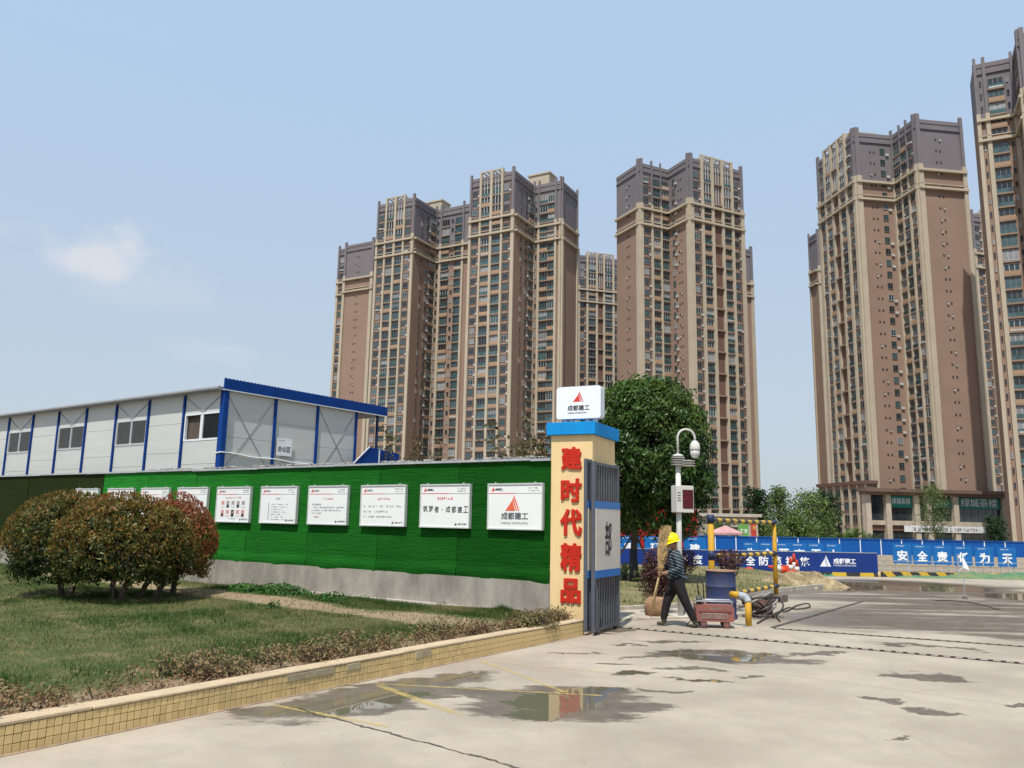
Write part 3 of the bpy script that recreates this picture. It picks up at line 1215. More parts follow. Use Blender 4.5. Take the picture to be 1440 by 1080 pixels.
BOARDS = [(.11, 1.26), (1.65, 2.82), (3.18, 4.36), (4.72, 5.88), (6.22, 7.4), (7.74, 8.94), (9.28, 10.46), (10.8, 12.0), (12.32, 13.52), (13.98, 15.12)]
BLAB = ['white notice board with a large red peak emblem next to the gate pillar',
        'white notice board with one line of black brush calligraphy',
        'white notice board with three pale lines of text, third from the gate pillar',
        'white notice board with a short paragraph and a small red line below it',
        'white notice board with a pale organisation chart',
        'white notice board with two rows of small portrait photos',
        'white notice board half hidden by the right side of the bush',
        'white notice board with a row of dark figures cut off by the bush top',
        'white notice board whose header alone shows above the bush',
        'white notice board in front of the dull turf, farthest from the gate']
for i, ((s0, s1), lab) in enumerate(zip(BOARDS, BLAB)):
    w = s1 - s0
    cx = -(s0 + s1) / 2
    zb, zt = 1.605, 2.405
    tilt = random.uniform(-.006, .006)
    bt = thing('notice_board', lab, 'notice board', (0, 0, 0), 0, 'notice boards along the turf wall')
    c = Matrix.Rotation(WALL_RZ, 4, 'Z') @ Vector((cx, -.058, zb))
    bt.location = (WA.x + c.x, WA.y + c.y, zb)
    bt.rotation_euler = (0, tilt, WALL_RZ)
    h = zt - zb
    MB().cbox(-w / 2 + .018, w / 2 - .018, -.003, .045, .02, h - .02, .002).build('panel', M_board, bt)
    fr = MB()
    for a in (-1, 1):
        fr.box(a * w / 2 - (.022 if a > 0 else 0), a * w / 2 + (.022 if a < 0 else 0), -.018, .05, 0, h)
    fr.box(-w / 2 + .0225, w / 2 - .0225, -.017, .05, 0, .022)
    fr.box(-w / 2 + .0225, w / 2 - .0225, -.017, .05, h - .026, h)
    fr.build('frame', M_alu, bt)
    hk = MB()
    for a in (-.36, .36):
        hk.box(a * w - .012, a * w + .012, -.012, .04, h, h + .022)
    hk.build('hanger', M_zinc, bt)
    fy = -.004
    # header: emblem, name, two slogans, rule in red and grey
    logo(bt, -w / 2 + .11, h - .105, fy, .07, M_red)
    text('成都建工', M_ink if i in (0, 1) else M_grey, bt, -w / 2 + .24, h - .105, fy, .04, bold=.01)
    text_lines(bt, w / 2 - .29, w / 2 - .10, h - .095, fy, .024, M_grey)
    text_lines(bt, w / 2 - .29, w / 2 - .08, h - .14, fy, .024, M_grey)
    MB().box(-w / 2 + .03, w * (.1 if i % 2 else .0), fy - .002, fy, h - .178, h - .168).build('header_rule', M_red, bt)
    MB().box(w * (.1 if i % 2 else .0) + .001, w / 2 - .03, fy - .002, fy, h - .178, h - .171).build('header_rule', M_grey, bt)
    if i == 0:
        logo(bt, -.06, h * .535, fy, .27, mat('logo_orange', (.70, .13, .06), .5, .04, 4))
        text('成都建工', mat('logo_grey', (.10, .10, .11), .5, .05, 4), bt, 0.0, .235, fy, .125, .56, .018)
        text('CHENGDU CONSTRUCTION', M_grey, bt, 0, .115, fy, .035, .56)
        continue
    text_lines(bt, w / 2 - .27, w / 2 - .07, .06, fy, .034, M_ink, 1)
    logo(bt, w / 2 - .32, .072, fy, .05, M_ink)
    if i == 1:
        text_lines(bt, -.17, .17, h - .285, fy, .05, M_red, 1)
        for k, chx in enumerate('筑梦者·成都建工'):
            o = text(chx, M_ink, bt, -w / 2 + .13 + k * .135, .335 + random.uniform(-.012, .012), fy, .115 if chx != '·' else .02, .105 if chx != '·' else .02, .004)
            o.rotation_euler[1] = random.uniform(-.12, .06)
    elif i == 2:
        text_lines(bt, -.14, .16, h - .29, fy, .042, M_pink)
        for z, xa, xb in ((.37, -.5, .48), (.27, -.5, .12), (.17, -.5, .22)):
            text_lines(bt, xa, xb, z, fy, .034, M_grey, .8)
    elif i == 3:
        text_lines(bt, -.13, .13, h - .29, fy, .045, M_pink)
        for z, xa, xb in ((.40, -.46, -.2), (.34, -.42, .46), (.28, -.46, .40), (.22, -.46, -.18)):
            text_lines(bt, xa, xb, z, fy, .033, M_grey, .85)
        text_lines(bt, -.38, -.24, .145, fy, .033, M_red, 1)
    elif i == 4:
        text_lines(bt, -.08, .08, h - .29, fy, .045, M_grey)
        MB().box(-.315, -.295, fy - .002, fy, .08, .44).build('chart_bar', M_grey, bt)
        for k in range(7):
            text_lines(bt, -.22, random.uniform(.1, .36), .08 + k * .053, fy, .022, M_grey, .7)
    elif i == 5:
        text_lines(bt, -.26, .26, h - .265, fy, .042, M_pink)
        for r_ in range(2):
            for k in range(5):
                px, pz = -.36 + k * .18, .33 - r_ * .2
                MB().box(px - .05, px + .05, fy - .0015, fy, pz, pz + .15).build('portrait_ground', M_pink if (r_ and k != 2) or k == 0 else (M_ink if k == 2 and r_ else M_grey), bt)
                g = MB()
                g.slab([(px - .042, pz + .004), (px + .042, pz + .004), (px + .034, pz + .055), (px + .012, pz + .07), (px - .012, pz + .07), (px - .034, pz + .055)], fy - .003, fy - .0016)
                g.build('portrait_shoulders', M_ink if (k + r_) % 2 else M_board, bt)
                MB().slab([(px + .022 * math.cos(q * PI / 4), pz + .092 + .03 * math.sin(q * PI / 4)) for q in range(8)], fy - .0034, fy - .0016).build('portrait_head', M_skin_ink, bt)
        text_lines(bt, -.1, .1, .075, fy, .025, M_grey)
    elif i == 7:
        for k in range(7):
            px = -.42 + k * .14
            MB().slab([(px - .035, .42), (px + .035, .42), (px + .03, .5), (px, .535), (px - .03, .5)], fy - .003, fy).build('portrait_figure', M_ink if k % 2 else M_skin_ink, bt)
        text_lines(bt, -.3, .3, h - .25, fy, .03, M_pink)
    else:
        text_lines(bt, -.14, .14, h - .28, fy, .045, M_grey)
        for k in range(6):
            text_lines(bt, -.42, .2 + .25 * random.random(), .46 - k * .06, fy, .028, M_grey, .8)

# ------------------------------------------------------------------ gate pillar
PRZ = R(-25)
PO = Vector((1.37, 13.37, 0))                     # foot of the front right corner
M_cream = mat('pillar_paint', (.78, .585, .30), .75, .05, 1.3, .12, 30, hue=(.66, .485, .25), stretch=(2.2, 2.2, .5))
M_bluecap = mat('pillar_blue', (.010, .245, .60), .6, .05, 3, spec=.1)
M_redletter = mat('letter_red', (.50, .026, .014), .5, .05, 4, spec=.15)
pil = thing('gate_pillar', 'cream gate pillar with blue cap and red raised characters', 'pillar', tuple(PO), PRZ)
PW_, PD_ = .75, 1.22
b = MB()
b.prism([(-PW_, .01), (-PW_ + .01, 0), (-.01, 0), (0, .01), (0, PD_), (-PW_, PD_)], 0, 3.215)
b.build('shaft', M_cream, pil)
MB().cbox(-PW_ - .065, .065, -.065, PD_ + .065, 3.216, 3.43, .006).build('cap', M_bluecap, pil)
for chx, zc, hh, ww in (('建', 2.815, .39, .37), ('时', 2.28, .40, .37), ('代', 1.75, .44, .385), ('精', 1.18, .46, .37), ('品', .64, .40, .35)):
    heavy_text(chx, M_redletter, pil, -.37, zc, -.0005, hh, ww, .0105, .03)

# light box sign on the pillar
sb = thing('light_box_sign', 'white rounded sign box with red peak emblem on top of the gate pillar', 'sign', tuple(PO), PRZ)
M_sign = mat('acrylic_white', (.74, .77, .82), .25, .02, 2)
bx = MB()
w0, w1, z0, z1, rr = -.68, .125, 3.50, 4.06, .05
ring = []
for cx_, cz_, a0 in ((w1 - rr, z0 + rr, -90), (w1 - rr, z1 - rr, 0), (w0 + rr, z1 - rr, 90), (w0 + rr, z0 + rr, 180)):
    for k in range(5):
        a = R(a0 + 22.5 * k)
        ring.append((cx_ + rr * math.cos(a), cz_ + rr * math.sin(a)))
bx.slab(ring, .06, .25)
bx.build('box', M_sign, sb)
ed = MB()
n = len(ring)
cxm, czm = (w0 + w1) / 2, (z0 + z1) / 2
for yy in (.057, .235):
    vs = [(x + (x - cxm) * .012, yy, z + (z - czm) * .012) for x, z in ring] + [(x + (x - cxm) * .012, yy + .02, z + (z - czm) * .012) for x, z in ring]
    ed.add(vs, [(i, (i + 1) % n, n + (i + 1) % n, n + i) for i in range(n)])
ed.build('edge_trim', mat('acrylic_edge', (.55, .57, .58), .35, .05, 4), sb)
logo(sb, -.29, 3.86, .0595, .175, M_red)
text('成都建工', M_ink, sb, -.275, 3.685, .0595, .095, .40, .016)
text('CHENGDU CONSTRUCTION', M_ink, sb, -.30, 3.60, .0595, .024, .34)
for xx in (-.55, -.42, -.14, .0):
    MB().box(xx - .03, xx + .03, .12, .2, 3.4305, 3.502).build('foot', M_zinc, sb)

# ------------------------------------------------------------------ folded steel gate leaf
M_gate = mat('gate_grey', (.10, .108, .13), .45, .08, 6, metal=.2)
M_gpanel = mat('gate_panel_cream', (.56, .51, .45), .4, .05, 3)
M_gblue = mat('gate_blue', (.03, .15, .43), .4, .05, 3)
G0, G1 = Vector((1.18, 13.03, 0)), Vector((1.86, 14.33, 0))
gd = (G1 - G0)
gate = thing('gate_leaf', 'grey steel bar gate leaf folded against the pillar', 'gate', (1.285, 13.06, 0), math.atan2(gd.y, gd.x))
GL = 1.14
# near folded narrow leaf (stands beside the main one)
for x0, x1, y0, nb, zt in ((-.02, GL, -.105, 9, 2.74), (-.05, .16, .015, 1, 2.78)):
    for xa in (x0, x1 - .06):
        MB().cbox(xa, xa + .06, y0, y0 + .06, .05, zt, .004).build('stile', M_gate, gate)
    for za in (.06, zt - .06, .98, 1.98):
        MB().box(x0 + .0605, x1 - .0605, y0 + .006, y0 + .054, za, za + .05).build('rail', M_gate, gate)
    for k in range(nb):
        xb = x0 + (x1 - x0) * (k + 1) / (nb + 1)
        for za, zb_ in ((.1105, .9795), (2.0305, zt - .0605)):
            MB().cbox(xb - .016, xb + .016, y0 + .014, y0 + .046, za, zb_, .003).build('bar', M_gate, gate)
    MB().box(x0 + .03, x1 - .0, y0 - .012, y0 - .001, 1.0, 1.98).build('sign_panel', M_gpanel, gate)
    MB().box(x0 + .03, x1 - .0, y0 - .0145, y0 - .0005, 1.9805, 2.1).build('sign_stripe', M_gblue, gate)
    MB().box(x0 + .03, x1 - .0, y0 - .0145, y0 - .0005, .88, .9995).build('sign_stripe', M_gblue, gate)
text('部', M_ink, gate, .56, 1.50, -.118, .56, .30, .014)
for xa in (.12, GL - .15):
    wl = MB()
    wl.tube([(xa, -.09, .05), (xa, -.055, .05)], .05, 14)
    wl.build('castor', mat('castor_rubber', (.04, .04, .04), .7, .1, 5), gate)
for za in (.55, 2.35):
    MB().tube([(.07, -.02, za - .06), (.07, -.02, za + .06)], .022, 8).build('hinge', M_gate, gate)
MB().bar((.04, -.125, .12), (.04, -.125, .75), .022).build('drop_bolt', M_gate, gate)
# ------------------------------------------------------------------ two-storey prefabricated site office behind the wall
M_pan = mat('sandwich_panel', (.53, .54, .505), .5, .04, 1.2, .15, 3, hue=(.475, .49, .465), stretch=(.3, .3, 2))
M_pblue = mat('prefab_blue', (.006, .045, .215), .55, .06, 3, spec=.1)
M_strut = mat('brace_steel', (.30, .32, .34), .5, .1, 5)
M_rglass = mat('office_glass', (.014, .017, .018), .35, .2, .7, spec=.08)
M_wframe = mat('window_white', (.68, .70, .72), .4, .04, 5)
M_roof = mat('roof_sheet', (.42, .43, .44), .5, .12, 3, metal=.3)
M_dark = mat('soffit_dark', (.10, .10, .105), .8, .1, 4)
ORZ = R(-35)
OC = Vector((-8.0, 22.0, -.03))
off = thing('site_office', 'white panel site office with blue posts behind the turf wall', 'building', tuple(OC), ORZ)
MOD = 1.83
NB = 11
EH = 5.24            # eave height
DEP = 6.36


def panel_rows(x0, x1, y0, y1, zs, face, name):
    """cladding panels, one mesh each, with fine gaps between them"""
    for za, zb_ in zip(zs, zs[1:]):
        g = MB()
        if face == 'front':
            g.box(x0 + .004, x1 - .004, y0, y1, za + .004, zb_ - .004)
        else:
            g.box(x0, x1, y0 + .004, y1 - .004, za + .004, zb_ - .004)
        g.build(name, M_pan, off)


# dark core so gaps do not show daylight
MB().box(-MOD * NB + .1, -.12, .12, 5.0, 0, EH - .05).build('core', M_dark, off)
winbays = {0: 'open', 2: 'mesh', 4: 'mesh', 6: 'mesh', 8: 'mesh', 10: 'mesh'}
MEM = mat('window_grille', (.28, .29, .28), .5, .05, 5)
ZW0, ZW1 = 3.86, 4.66
for k in range(NB):
    xb, xa = -MOD * k, -MOD * (k + 1)
    if k in winbays:
        panel_rows(xa + .05, xb - .05, 0, .07, [0, 2.6, 3.2, ZW0], 'front', 'wall_panel')
        panel_rows(xa + .05, xb - .05, 0, .07, [ZW1, EH], 'front', 'wall_panel')
        w = link('window', None, off, (0, 0, 0))
        fr = MB()
        x0, x1 = xa + .06, xb - .06
        for q in (x0, (x0 + x1) / 2 - .03, x1 - .055):
            fr.box(q, q + .055, -.012, .06, ZW0, ZW1)
        fr.box(x0, x1, -.010, .058, ZW0 + .0005, ZW0 + .055)
        fr.box(x0, x1, -.010, .058, ZW1 - .055, ZW1 - .0005)
        fr.build('window_frame', M_wframe, w)
        xm = (x0 + x1) / 2
        if winbays[k] == 'open':
            MB().box(xm + .03, x1 - .05, .02, .03, ZW0 + .05, ZW1 - .05).build('pane', M_rglass, w)
            MB().box(xm - .11, xm - .05, .0, .04, ZW0 + .05, ZW1 - .05).build('sash', M_wframe, w)
            MB().box(x0 + .05, xm - .11, .09, .115, ZW0 + .05, ZW1 - .05).build('opening', mat('room_brown', (.09, .07, .055), .8, .2, 3), w)
        else:
            for a, c in ((x0 + .05, xm - .03), (xm + .03, x1 - .05)):
                MB().box(a, c, .025, .035, ZW0 + .05, ZW1 - .05).build('pane', M_rglass, w)
            gr = MB()
            s = .10
            H_ = ZW1 - ZW0
            q = -H_
            while q < x1 - x0:
                for sg in (1, -1):
                    a0, a1 = max(0, q), min(x1 - x0, q + H_)
                    if a1 - a0 > .02:
                        if sg > 0:
                            gr.bar((x0 + a0, -.03, ZW0 + (a0 - q)), (x0 + a1, -.03, ZW0 + (a1 - q)), .0045)
                        else:
                            gr.bar((x0 + a0, -.026, ZW1 - (a0 - q)), (x0 + a1, -.026, ZW1 - (a1 - q)), .0045)
                q += s
            gr.build('window_grille', MEM, w)
        br = MB()
        br.bar((xa + .05, -.02, EH - .1), ((xa + xb) / 2, -.02, ZW1 + .02), .014)
        br.bar((xb - .05, -.02, EH - .1), ((xa + xb) / 2, -.02, ZW1 + .02), .014)
        br.build('brace', M_strut, off)
    else:
        panel_rows(xa + .05, xb - .05, 0, .07, [0, 2.6, 3.55, 4.4, EH], 'front', 'wall_panel')
for k in range(NB + 1):
    x = -MOD * k
    wd = .1 if k == 0 else .034
    MB().box(x - wd, x + wd * (1 if k else .9), -.05, .10, 0, EH - (.05 if k else 0)).build('post', M_pblue, off)
MB().box(-MOD * NB, -.105, -.045, -.003, 2.62, 2.78).build('floor_beam', M_pblue, off)
# gable end (local +x face), panels between posts
EP = [0.0, 1.76, 3.38, 5.03]
for a, c in zip(EP, EP[1:]):
    zs = [0, 2.65, 3.95, 5.24] if a != EP[1] else [0, 2.65, 3.5, 4.5, 5.24]
    for za, zb_ in zip(zs, zs[1:]):
        MB().box(-.06, .0, a + .105 if a == 0 else a + .045, c - .045, za + .004, zb_ - .004).build('wall_panel', M_pan, off)
for a in EP[1:]:
    MB().box(-.07, .045, a - .042, a + .042, 0, EH).build('post', M_pblue, off)
MB().box(-.03, .04, 5.98, 6.05, 2.6, EH).build('post', mat('post_navy', (.02, .035, .09), .5, .1, 4), off)
MB().box(-MOD * NB, -.001, 5.06, 6.3, 2.5, 2.62).build('gallery_floor', M_dark, off)
for a, c in ((EP[0] + .1, EP[1] - .05), (EP[2] + .05, EP[3] - .05)):
    for p, q in (((.016, a, 5.15), (.016, c, 3.0)), ((.012, c, 5.15), (.012, a, 3.0))):
        MB().bar(p, q, .012).build('brace', M_strut, off)
# roof: corrugated sheet with a low ridge, eave gutter and blue verge board
rf = MB()
oy = .2
ny = int((MOD * NB + .6) / .16)
prof = []
for i in range(ny * 4):
    x = -MOD * NB - .4 + i * .04
    prof.append((x, .03 if (i % 4) in (1, 2) else 0))
n = len(prof)
for yy, zz in ((-oy, EH + .06), (3.1, EH + .22), (DEP + .05, EH + .12)):
    for x, dz in prof:
        rf.v.append((min(x, .07), yy, zz + dz))
for r_ in range(2):
    for i in range(n - 1):
        a = r_ * n + i
        rf.f.append((a, a + 1, a + n + 1, a + n))
        rf.mi.append(0)
rf.build('roof', M_roof, off)
MB().box(-MOD * NB - .4, .06, -oy + .01, DEP, EH - .02, EH + .05).build('soffit', mat('soffit_grey', (.36, .37, .38), .7, .06, 3), off)
gt_ = MB()
gt_.tube([(-MOD * NB - .4, -oy - .02, EH + .02), (.06, -oy - .02, EH + .02)], .05, 8)
gt_.build('gutter', mat('gutter_grey', (.22, .225, .225), .5, .08, 3), off)
vb = MB()
vb.box(.075, .12, -.1, DEP + .02, EH + .005, EH + .305)
vb.build('verge_board', M_pblue, off)
MB().box(.0745, .125, -.105, DEP + .02, EH - .022, EH + .004).build('verge_trim', M_wframe, off)
rb = MB()
for i in range(int((DEP + .06) / .12)):
    y = -.08 + i * .12
    rb.box(.122, .128, y + .02, y + .05, EH + .01, EH + .30)
    rb.box(.08, .118, y, y + .05, EH + .306, EH + .32)
rb.build('verge_rib', M_pblue, off)
# name plate on the gable, white conduit strip sagging along it
npl = MB().box(.05, .062, 1.86, 2.42, 3.56, 4.08).build('name_plate', mat('plate_white', (.72, .74, .76), .4, .03, 3), off)
me_o = text('办公区', M_ink, off, 0, 0, 0, .17, .46, .012)
me_o.parent = npl
me_o.location = (.0635, 2.14, 3.76)
me_o.rotation_euler = (PI / 2, 0, PI / 2)
sm = MB()
for q in range(5):
    sm.box(.0625, .0645, 1.92 + q * .05, 1.955 + q * .05, 4.0, 4.02)
sm.build('lettering', M_grey, npl)
cd = [(.03 if i else .12, -.06 + i * .32, 3.50 + .02 * math.sin(i * 1.3) - .012 * i) for i in range(15)]
MB().tube([(-.12, -.07, 3.47)] + cd, .022, 6).build('conduit', M_wframe, off)
# blue panelled stair enclosure beside the office
st = thing('stair_enclosure', 'small blue panelled stair enclosure with white edge beside the office', 'enclosure', tuple(OC), ORZ)
g = MB()
g.add([(.55, 4.4, 0), (.55, 6.5, 0), (.55, 6.5, 3.95), (.55, 5.1, 4.05), (.55, 4.4, 3.45), (.62, 4.4, 0), (.62, 6.5, 0), (.62, 6.5, 3.95), (.62, 5.1, 4.05), (.62, 4.4, 3.45)],
      [(0, 4, 3, 2, 1), (5, 6, 7, 8, 9), (0, 5, 9, 4), (4, 9, 8, 3), (3, 8, 7, 2), (2, 7, 6, 1)])
g.build('side_sheet', M_pblue, st)
for p, q, nm in (((.63, 4.4, 3.47), (.63, 5.1, 4.07), 'handrail'), ((.63, 5.55, 0), (.63, 5.55, 4.0), 'seam_strip')):
    MB().bar(p, q, .03).build(nm, M_wframe, st)
# ------------------------------------------------------------------ apartment towers
M_brown = mat('facade_brown', (.28, .19, .142), .85, .06, .12, 0, hue=(.245, .165, .125))
M_ochre = mat('facade_ochre', (.36, .235, .15), .85, .06, .12)
M_tdark = mat('facade_charcoal', (.18, .16, .168), .8, .06, .15, 0, hue=(.155, .138, .146))
M_tcream = mat('facade_cream', (.445, .38, .29), .8, .05, .2, 0, hue=(.385, .327, .247))
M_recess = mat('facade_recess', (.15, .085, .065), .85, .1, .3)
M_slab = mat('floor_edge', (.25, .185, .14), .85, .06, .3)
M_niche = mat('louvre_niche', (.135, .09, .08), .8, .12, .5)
M_ac = mat('ac_casing', (.45, .45, .43), .6, .1, 2)
M_vent = mat('vent_dark', (.06, .05, .045), .7, .2, 2)


def glass(name, c, obj_rand, rough=.12):
    m = mat(name, c, rough, .25, .8, spec=.7, obj_rand=obj_rand)
    return m


GL_T = [glass('tower_glass_teal', (.04, .075, .08), .6), glass('tower_glass_dark', (.022, .026, .03), .4), glass('tower_glass_curtain', (.25, .26, .26), .35, .3)]
M_tframe = mat('tower_window_frame', (.16, .155, .15), .5, .1, 3)
M_tframe2 = mat('tower_window_frame_pale', (.42, .42, .42), .5, .1, 3)


def win_mesh(kind, g, f):
    """unit window (x -.5..-.5, z 0..1): frame standing proud, panes set back"""
    b = MB()
    nb = {'pair': 2, 'wide': 3, 'tall': 2, 'single': 1}[kind]
    fw = .045 if nb > 1 else .08
    b.cur = 1
    b.box(-.5, .5, -.14, .0, -.06, 0)
    b.box(-.5, .5, -.12, .0, .94, 1.0)
    for i in range(nb + 1):
        xc = -.5 + i / nb
        xa = min(max(xc - fw / 2, -.5), .5 - fw)
        b.box(xa, xa + fw, -.11, .0, .0, .94)
    b.cur = 0
    for i in range(nb):
        xa, xb = -.5 + i / nb + fw / 2, -.5 + (i + 1) / nb - fw / 2
        y = -.03 if i % 2 else -.055
        b.add([(xa, y, 0), (xb, y, 0), (xb, y, .94), (xa, y, .94)], [(0, 1, 2, 3)])
    if kind == 'tall':
        b.cur = 1
        b.box(-.5 + fw, .5 - fw, -.1, -.055, .3, .34)
    return b.mesh('window', [g, f])


WIN = {}
for kd in ('pair', 'wide', 'tall', 'single'):
    WIN[kd] = [win_mesh(kd, GL_T[0], M_tframe), win_mesh(kd, GL_T[1], M_tframe), win_mesh(kd, GL_T[2], M_tframe2), win_mesh(kd, GL_T[0], M_tframe2)]

FH = 3.0


def tower(label, P, rz, poly, facets, zmin=0.0, floors=33, band=28, roofbox=None, zb=-1.0, top_extra=3.4, seed=1, shift_x=0.0):
    """poly: plan outline; facets: (x0, y0, x1, y1, spec). spec letters, each with a width weight:
    C cream pilaster full height, c pilaster cream below the cornice, W window bay, B glazed balcony bay,
    R recessed dark bay, t small square window bay, s pair of tiny vents, k kitchen window with air conditioner, . blank wall"""
    rnd = random.Random(seed)
    t = thing('apartment_tower', label, 'building', (P[0], P[1], 0), R(rz), 'apartment towers behind the site')
    H = floors * FH
    zband = band * FH + .3
    top = H + top_extra
    MB().prism(poly, zb, zband + 4.6, False, False).build('lower_wall', M_brown, t)
    MB().prism(poly, zband + 4.6, top - 1.0, False, True).build('upper_wall', M_tdark, t)
    cor = MB()
    cop = MB()
    par = MB()
    slabs = MB()
    rec = MB()
    vents = MB()
    acs = MB()
    panel_o = MB()
    panel_g = MB()
    niche = MB()
    n_win = 0
    extra = MB()
    for x0, y0, x1, y1, spec in facets:
        d = Vector((x1 - x0, y1 - y0, 0))
        L = d.length
        d.normalize()
        nrm = Vector((d.y, -d.x, 0))
        ang = math.atan2(d.y, d.x)

        def P3(u, o, z):
            q = Vector((x0, y0, 0)) + d * u + nrm * o
            return (q.x, q.y, z)

        def fbox(mb, u0, u1, o0, o1, za, zc):
            a, b_, c, e = P3(u0, o1, za), P3(u1, o1, za), P3(u1, o0, za), P3(u0, o0, za)
            f = [(p[0], p[1], zc) for p in (a, b_, c, e)]
            mb.add([a, b_, c, e] + f, [(0, 3, 2, 1), (4, 5, 6, 7), (0, 1, 5, 4), (1, 2, 6, 5), (2, 3, 7, 6), (3, 0, 4, 7)])

        # double cornice and parapet line
        for za, zc, o in ((zband - .35, zband + .25, .85), (zband + 4.3, zband + 4.9, .85), (zband + .9, zband + 1.1, .5)):
            fbox(cor, -.05, L + .05, 0.001, o, za, zc)
        fbox(par, -.04, L + .04, -.35, .12, top - 1.0, top)
        fbox(cop, -.1, L + .1, .001, .3, top - 2.6, top - 2.45)
        tot = sum(w for _, w in spec)
        u = 0.0
        bays = []
        for k, w in spec:
            w = w / tot * L
            bays.append((k, u, u + w))
            u += w
        nC = [i for i, bq in enumerate(bays) if bq[0] == 'C']
        for i, (k, a, b_) in enumerate(bays):
            w = b_ - a
            m_ = (a + b_) / 2
            if k in 'Cc':
                g = MB()
                up = top + 1.6 if k == 'C' else zband + 6.2
                fbox(g, a, b_, -.2, .55 if k == 'C' else .5, zb, up)
                g.build('pilaster', M_tcream, t)
                if k == 'c':
                    g = MB()
                    fbox(g, a + .1, b_ - .1, -.2, .4, zband + 6.2, top + 1.3)
                    g.build('corner_post', M_tdark, t)
                continue
            if k == '.':
                continue
            if k == 'R':
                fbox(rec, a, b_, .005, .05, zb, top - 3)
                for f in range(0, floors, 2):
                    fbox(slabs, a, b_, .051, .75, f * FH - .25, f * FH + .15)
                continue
            if k == 's':
                for f in range(1, floors):
                    z = f * FH + 1.0
                    if z < zmin:
                        continue
                    fbox(vents, m_ - .75, m_ - .3, .005, .06, z, z + .55)
                    fbox(vents, m_ + .3, m_ + .75, .005, .06, z, z + .55)
                    if rnd.random() < .45:
                        q = m_ + rnd.choice((-.52, .52))
                        fbox(acs, q - .2, q + .2, .06, .3, z - .1, z + .3)
                continue
            for f in range(0, floors):
                z = f * FH
                if z + 3 < zmin:
                    continue
                r = rnd.random()
                in_band = zband - 1 < z + 1.5 < zband + 4.4
                if k == 'W':
                    kind, ww, z0, hh = 'pair', min(w * .62, 2.4), z + .95, 1.55
                    uc = m_ - w * .12
                elif k == 'B':
                    kind, ww, z0, hh = ('wide', w * .94, z + .35, 2.15)
                    uc = m_
                    fbox(slabs, a, b_, .002, .42, z - .28, z + .12)
                    rp_ = rnd.random()
                    if rp_ < .28:
                        fbox(panel_o, a + .05, b_ - .05, .1, .40, z + .125, z + .95)
                    elif rp_ < .75:
                        fbox(panel_g, a + .05, b_ - .05, .3, .36, z + .125, z + 1.0)
                elif k == 'G':
                    kind, ww, z0, hh = ('tall', w * .9, z + .3, 2.4)
                    uc = m_
                elif k == 't':
                    kind, ww, z0, hh = 'single', min(w * .4, 1.1), z + 1.1, 1.2
                    uc = m_
                else:
                    kind, ww, z0, hh = 'pair', min(w * .5, 1.7), z + 1.0, 1.5
                    uc = m_
                    if rnd.random() < .6:
                        fbox(acs, uc + ww * .6, uc + ww * .6 + .8, .02, .4, z + .5, z + 1.1)
                vi = 0 if r < .42 else 1 if r < .75 else 2 if r < .87 else 3
                if k == 't':
                    vi = 1 if r < .7 else 2
                if k == 'W':
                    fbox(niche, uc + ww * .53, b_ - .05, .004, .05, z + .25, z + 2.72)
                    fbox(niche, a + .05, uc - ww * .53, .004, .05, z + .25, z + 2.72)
                    if rnd.random() < .5:
                        fbox(acs, uc + ww * .58, min(b_ - .1, uc + ww * .58 + .7), .06, .3, z + .4, z + .95)
                if rnd.random() < .05 and k in 'BW':
                    # caged balcony box
                    fbox(acs, uc - ww * .45, uc + ww * .45, .12, .45, z0 - .25, z0 + .12)
                q = P3(uc, .02, z0)
                if n_win < 300:
                    link('window', WIN[kind][vi], t, q, (0, 0, ang), (ww, 1, hh))
                    n_win += 1
                else:
                    fbox(extra, uc - ww / 2, uc + ww / 2, .02, .08, z0, z0 + hh)
                if k in 'W' and rnd.random() < .8:
                    fbox(slabs, a, b_, .002, .16, z - .18, z + .12)
        # open crown frames between the full-height pilasters
        for i, j in zip(nC, nC[1:]):
            a, b_ = bays[i][2], bays[j][1]
            if b_ - a > 6:
                continue
            fr = MB()
            for zz in (top + 1.15,):
                fbox(fr, a - .3, b_ + .3, .15, .45, zz, zz + .4)
                fbox(fr, a - .3, b_ + .3, -2.6, -2.2, zz, zz + .45)
            for q in (a + .1, (a + b_) / 2, b_ - .4):
                fbox(fr, q, q + .3, -2.59, .14, top + 1.2, top + 1.5)
            for q in (a - .2, b_ - .2):
                fbox(fr, q, q + .4, -2.58, -2.21, top - 1.0, top + 1.14)
            fr.build('roof_frame', M_tcream, t)
            # tall glazing strips above the cornice
            gsl = MB()
            for q in range(1, 3):
                uu = a + (b_ - a) * q / 3
                fbox(gsl, uu - .1, uu + .1, .1, .35, zband + 5.0, top - 1.2)
            gsl.build('glazing_fin', M_tframe2, t)
    cor.build('cornice', M_tcream, t)
    par.build('parapet', M_tdark, t)
    cop.build('parapet_moulding', M_tdark, t)
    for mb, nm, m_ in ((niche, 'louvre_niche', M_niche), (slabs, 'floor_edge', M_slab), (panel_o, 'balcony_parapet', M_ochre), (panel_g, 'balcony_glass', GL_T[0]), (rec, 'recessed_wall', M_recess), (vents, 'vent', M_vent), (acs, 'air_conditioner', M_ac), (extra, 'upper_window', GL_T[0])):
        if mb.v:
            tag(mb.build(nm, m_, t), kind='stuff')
    if roofbox:
        x0, x1, y0, y1, hh = roofbox
        g = MB().box(x0, x1, y0, y1, top - 1.05, top + hh).box(x0 - .3, x1 + .3, y0 - .3, y1 + .3, top + hh + .002, top + hh + .5)
        g.build('stair_house', M_tcream, t)
    return t


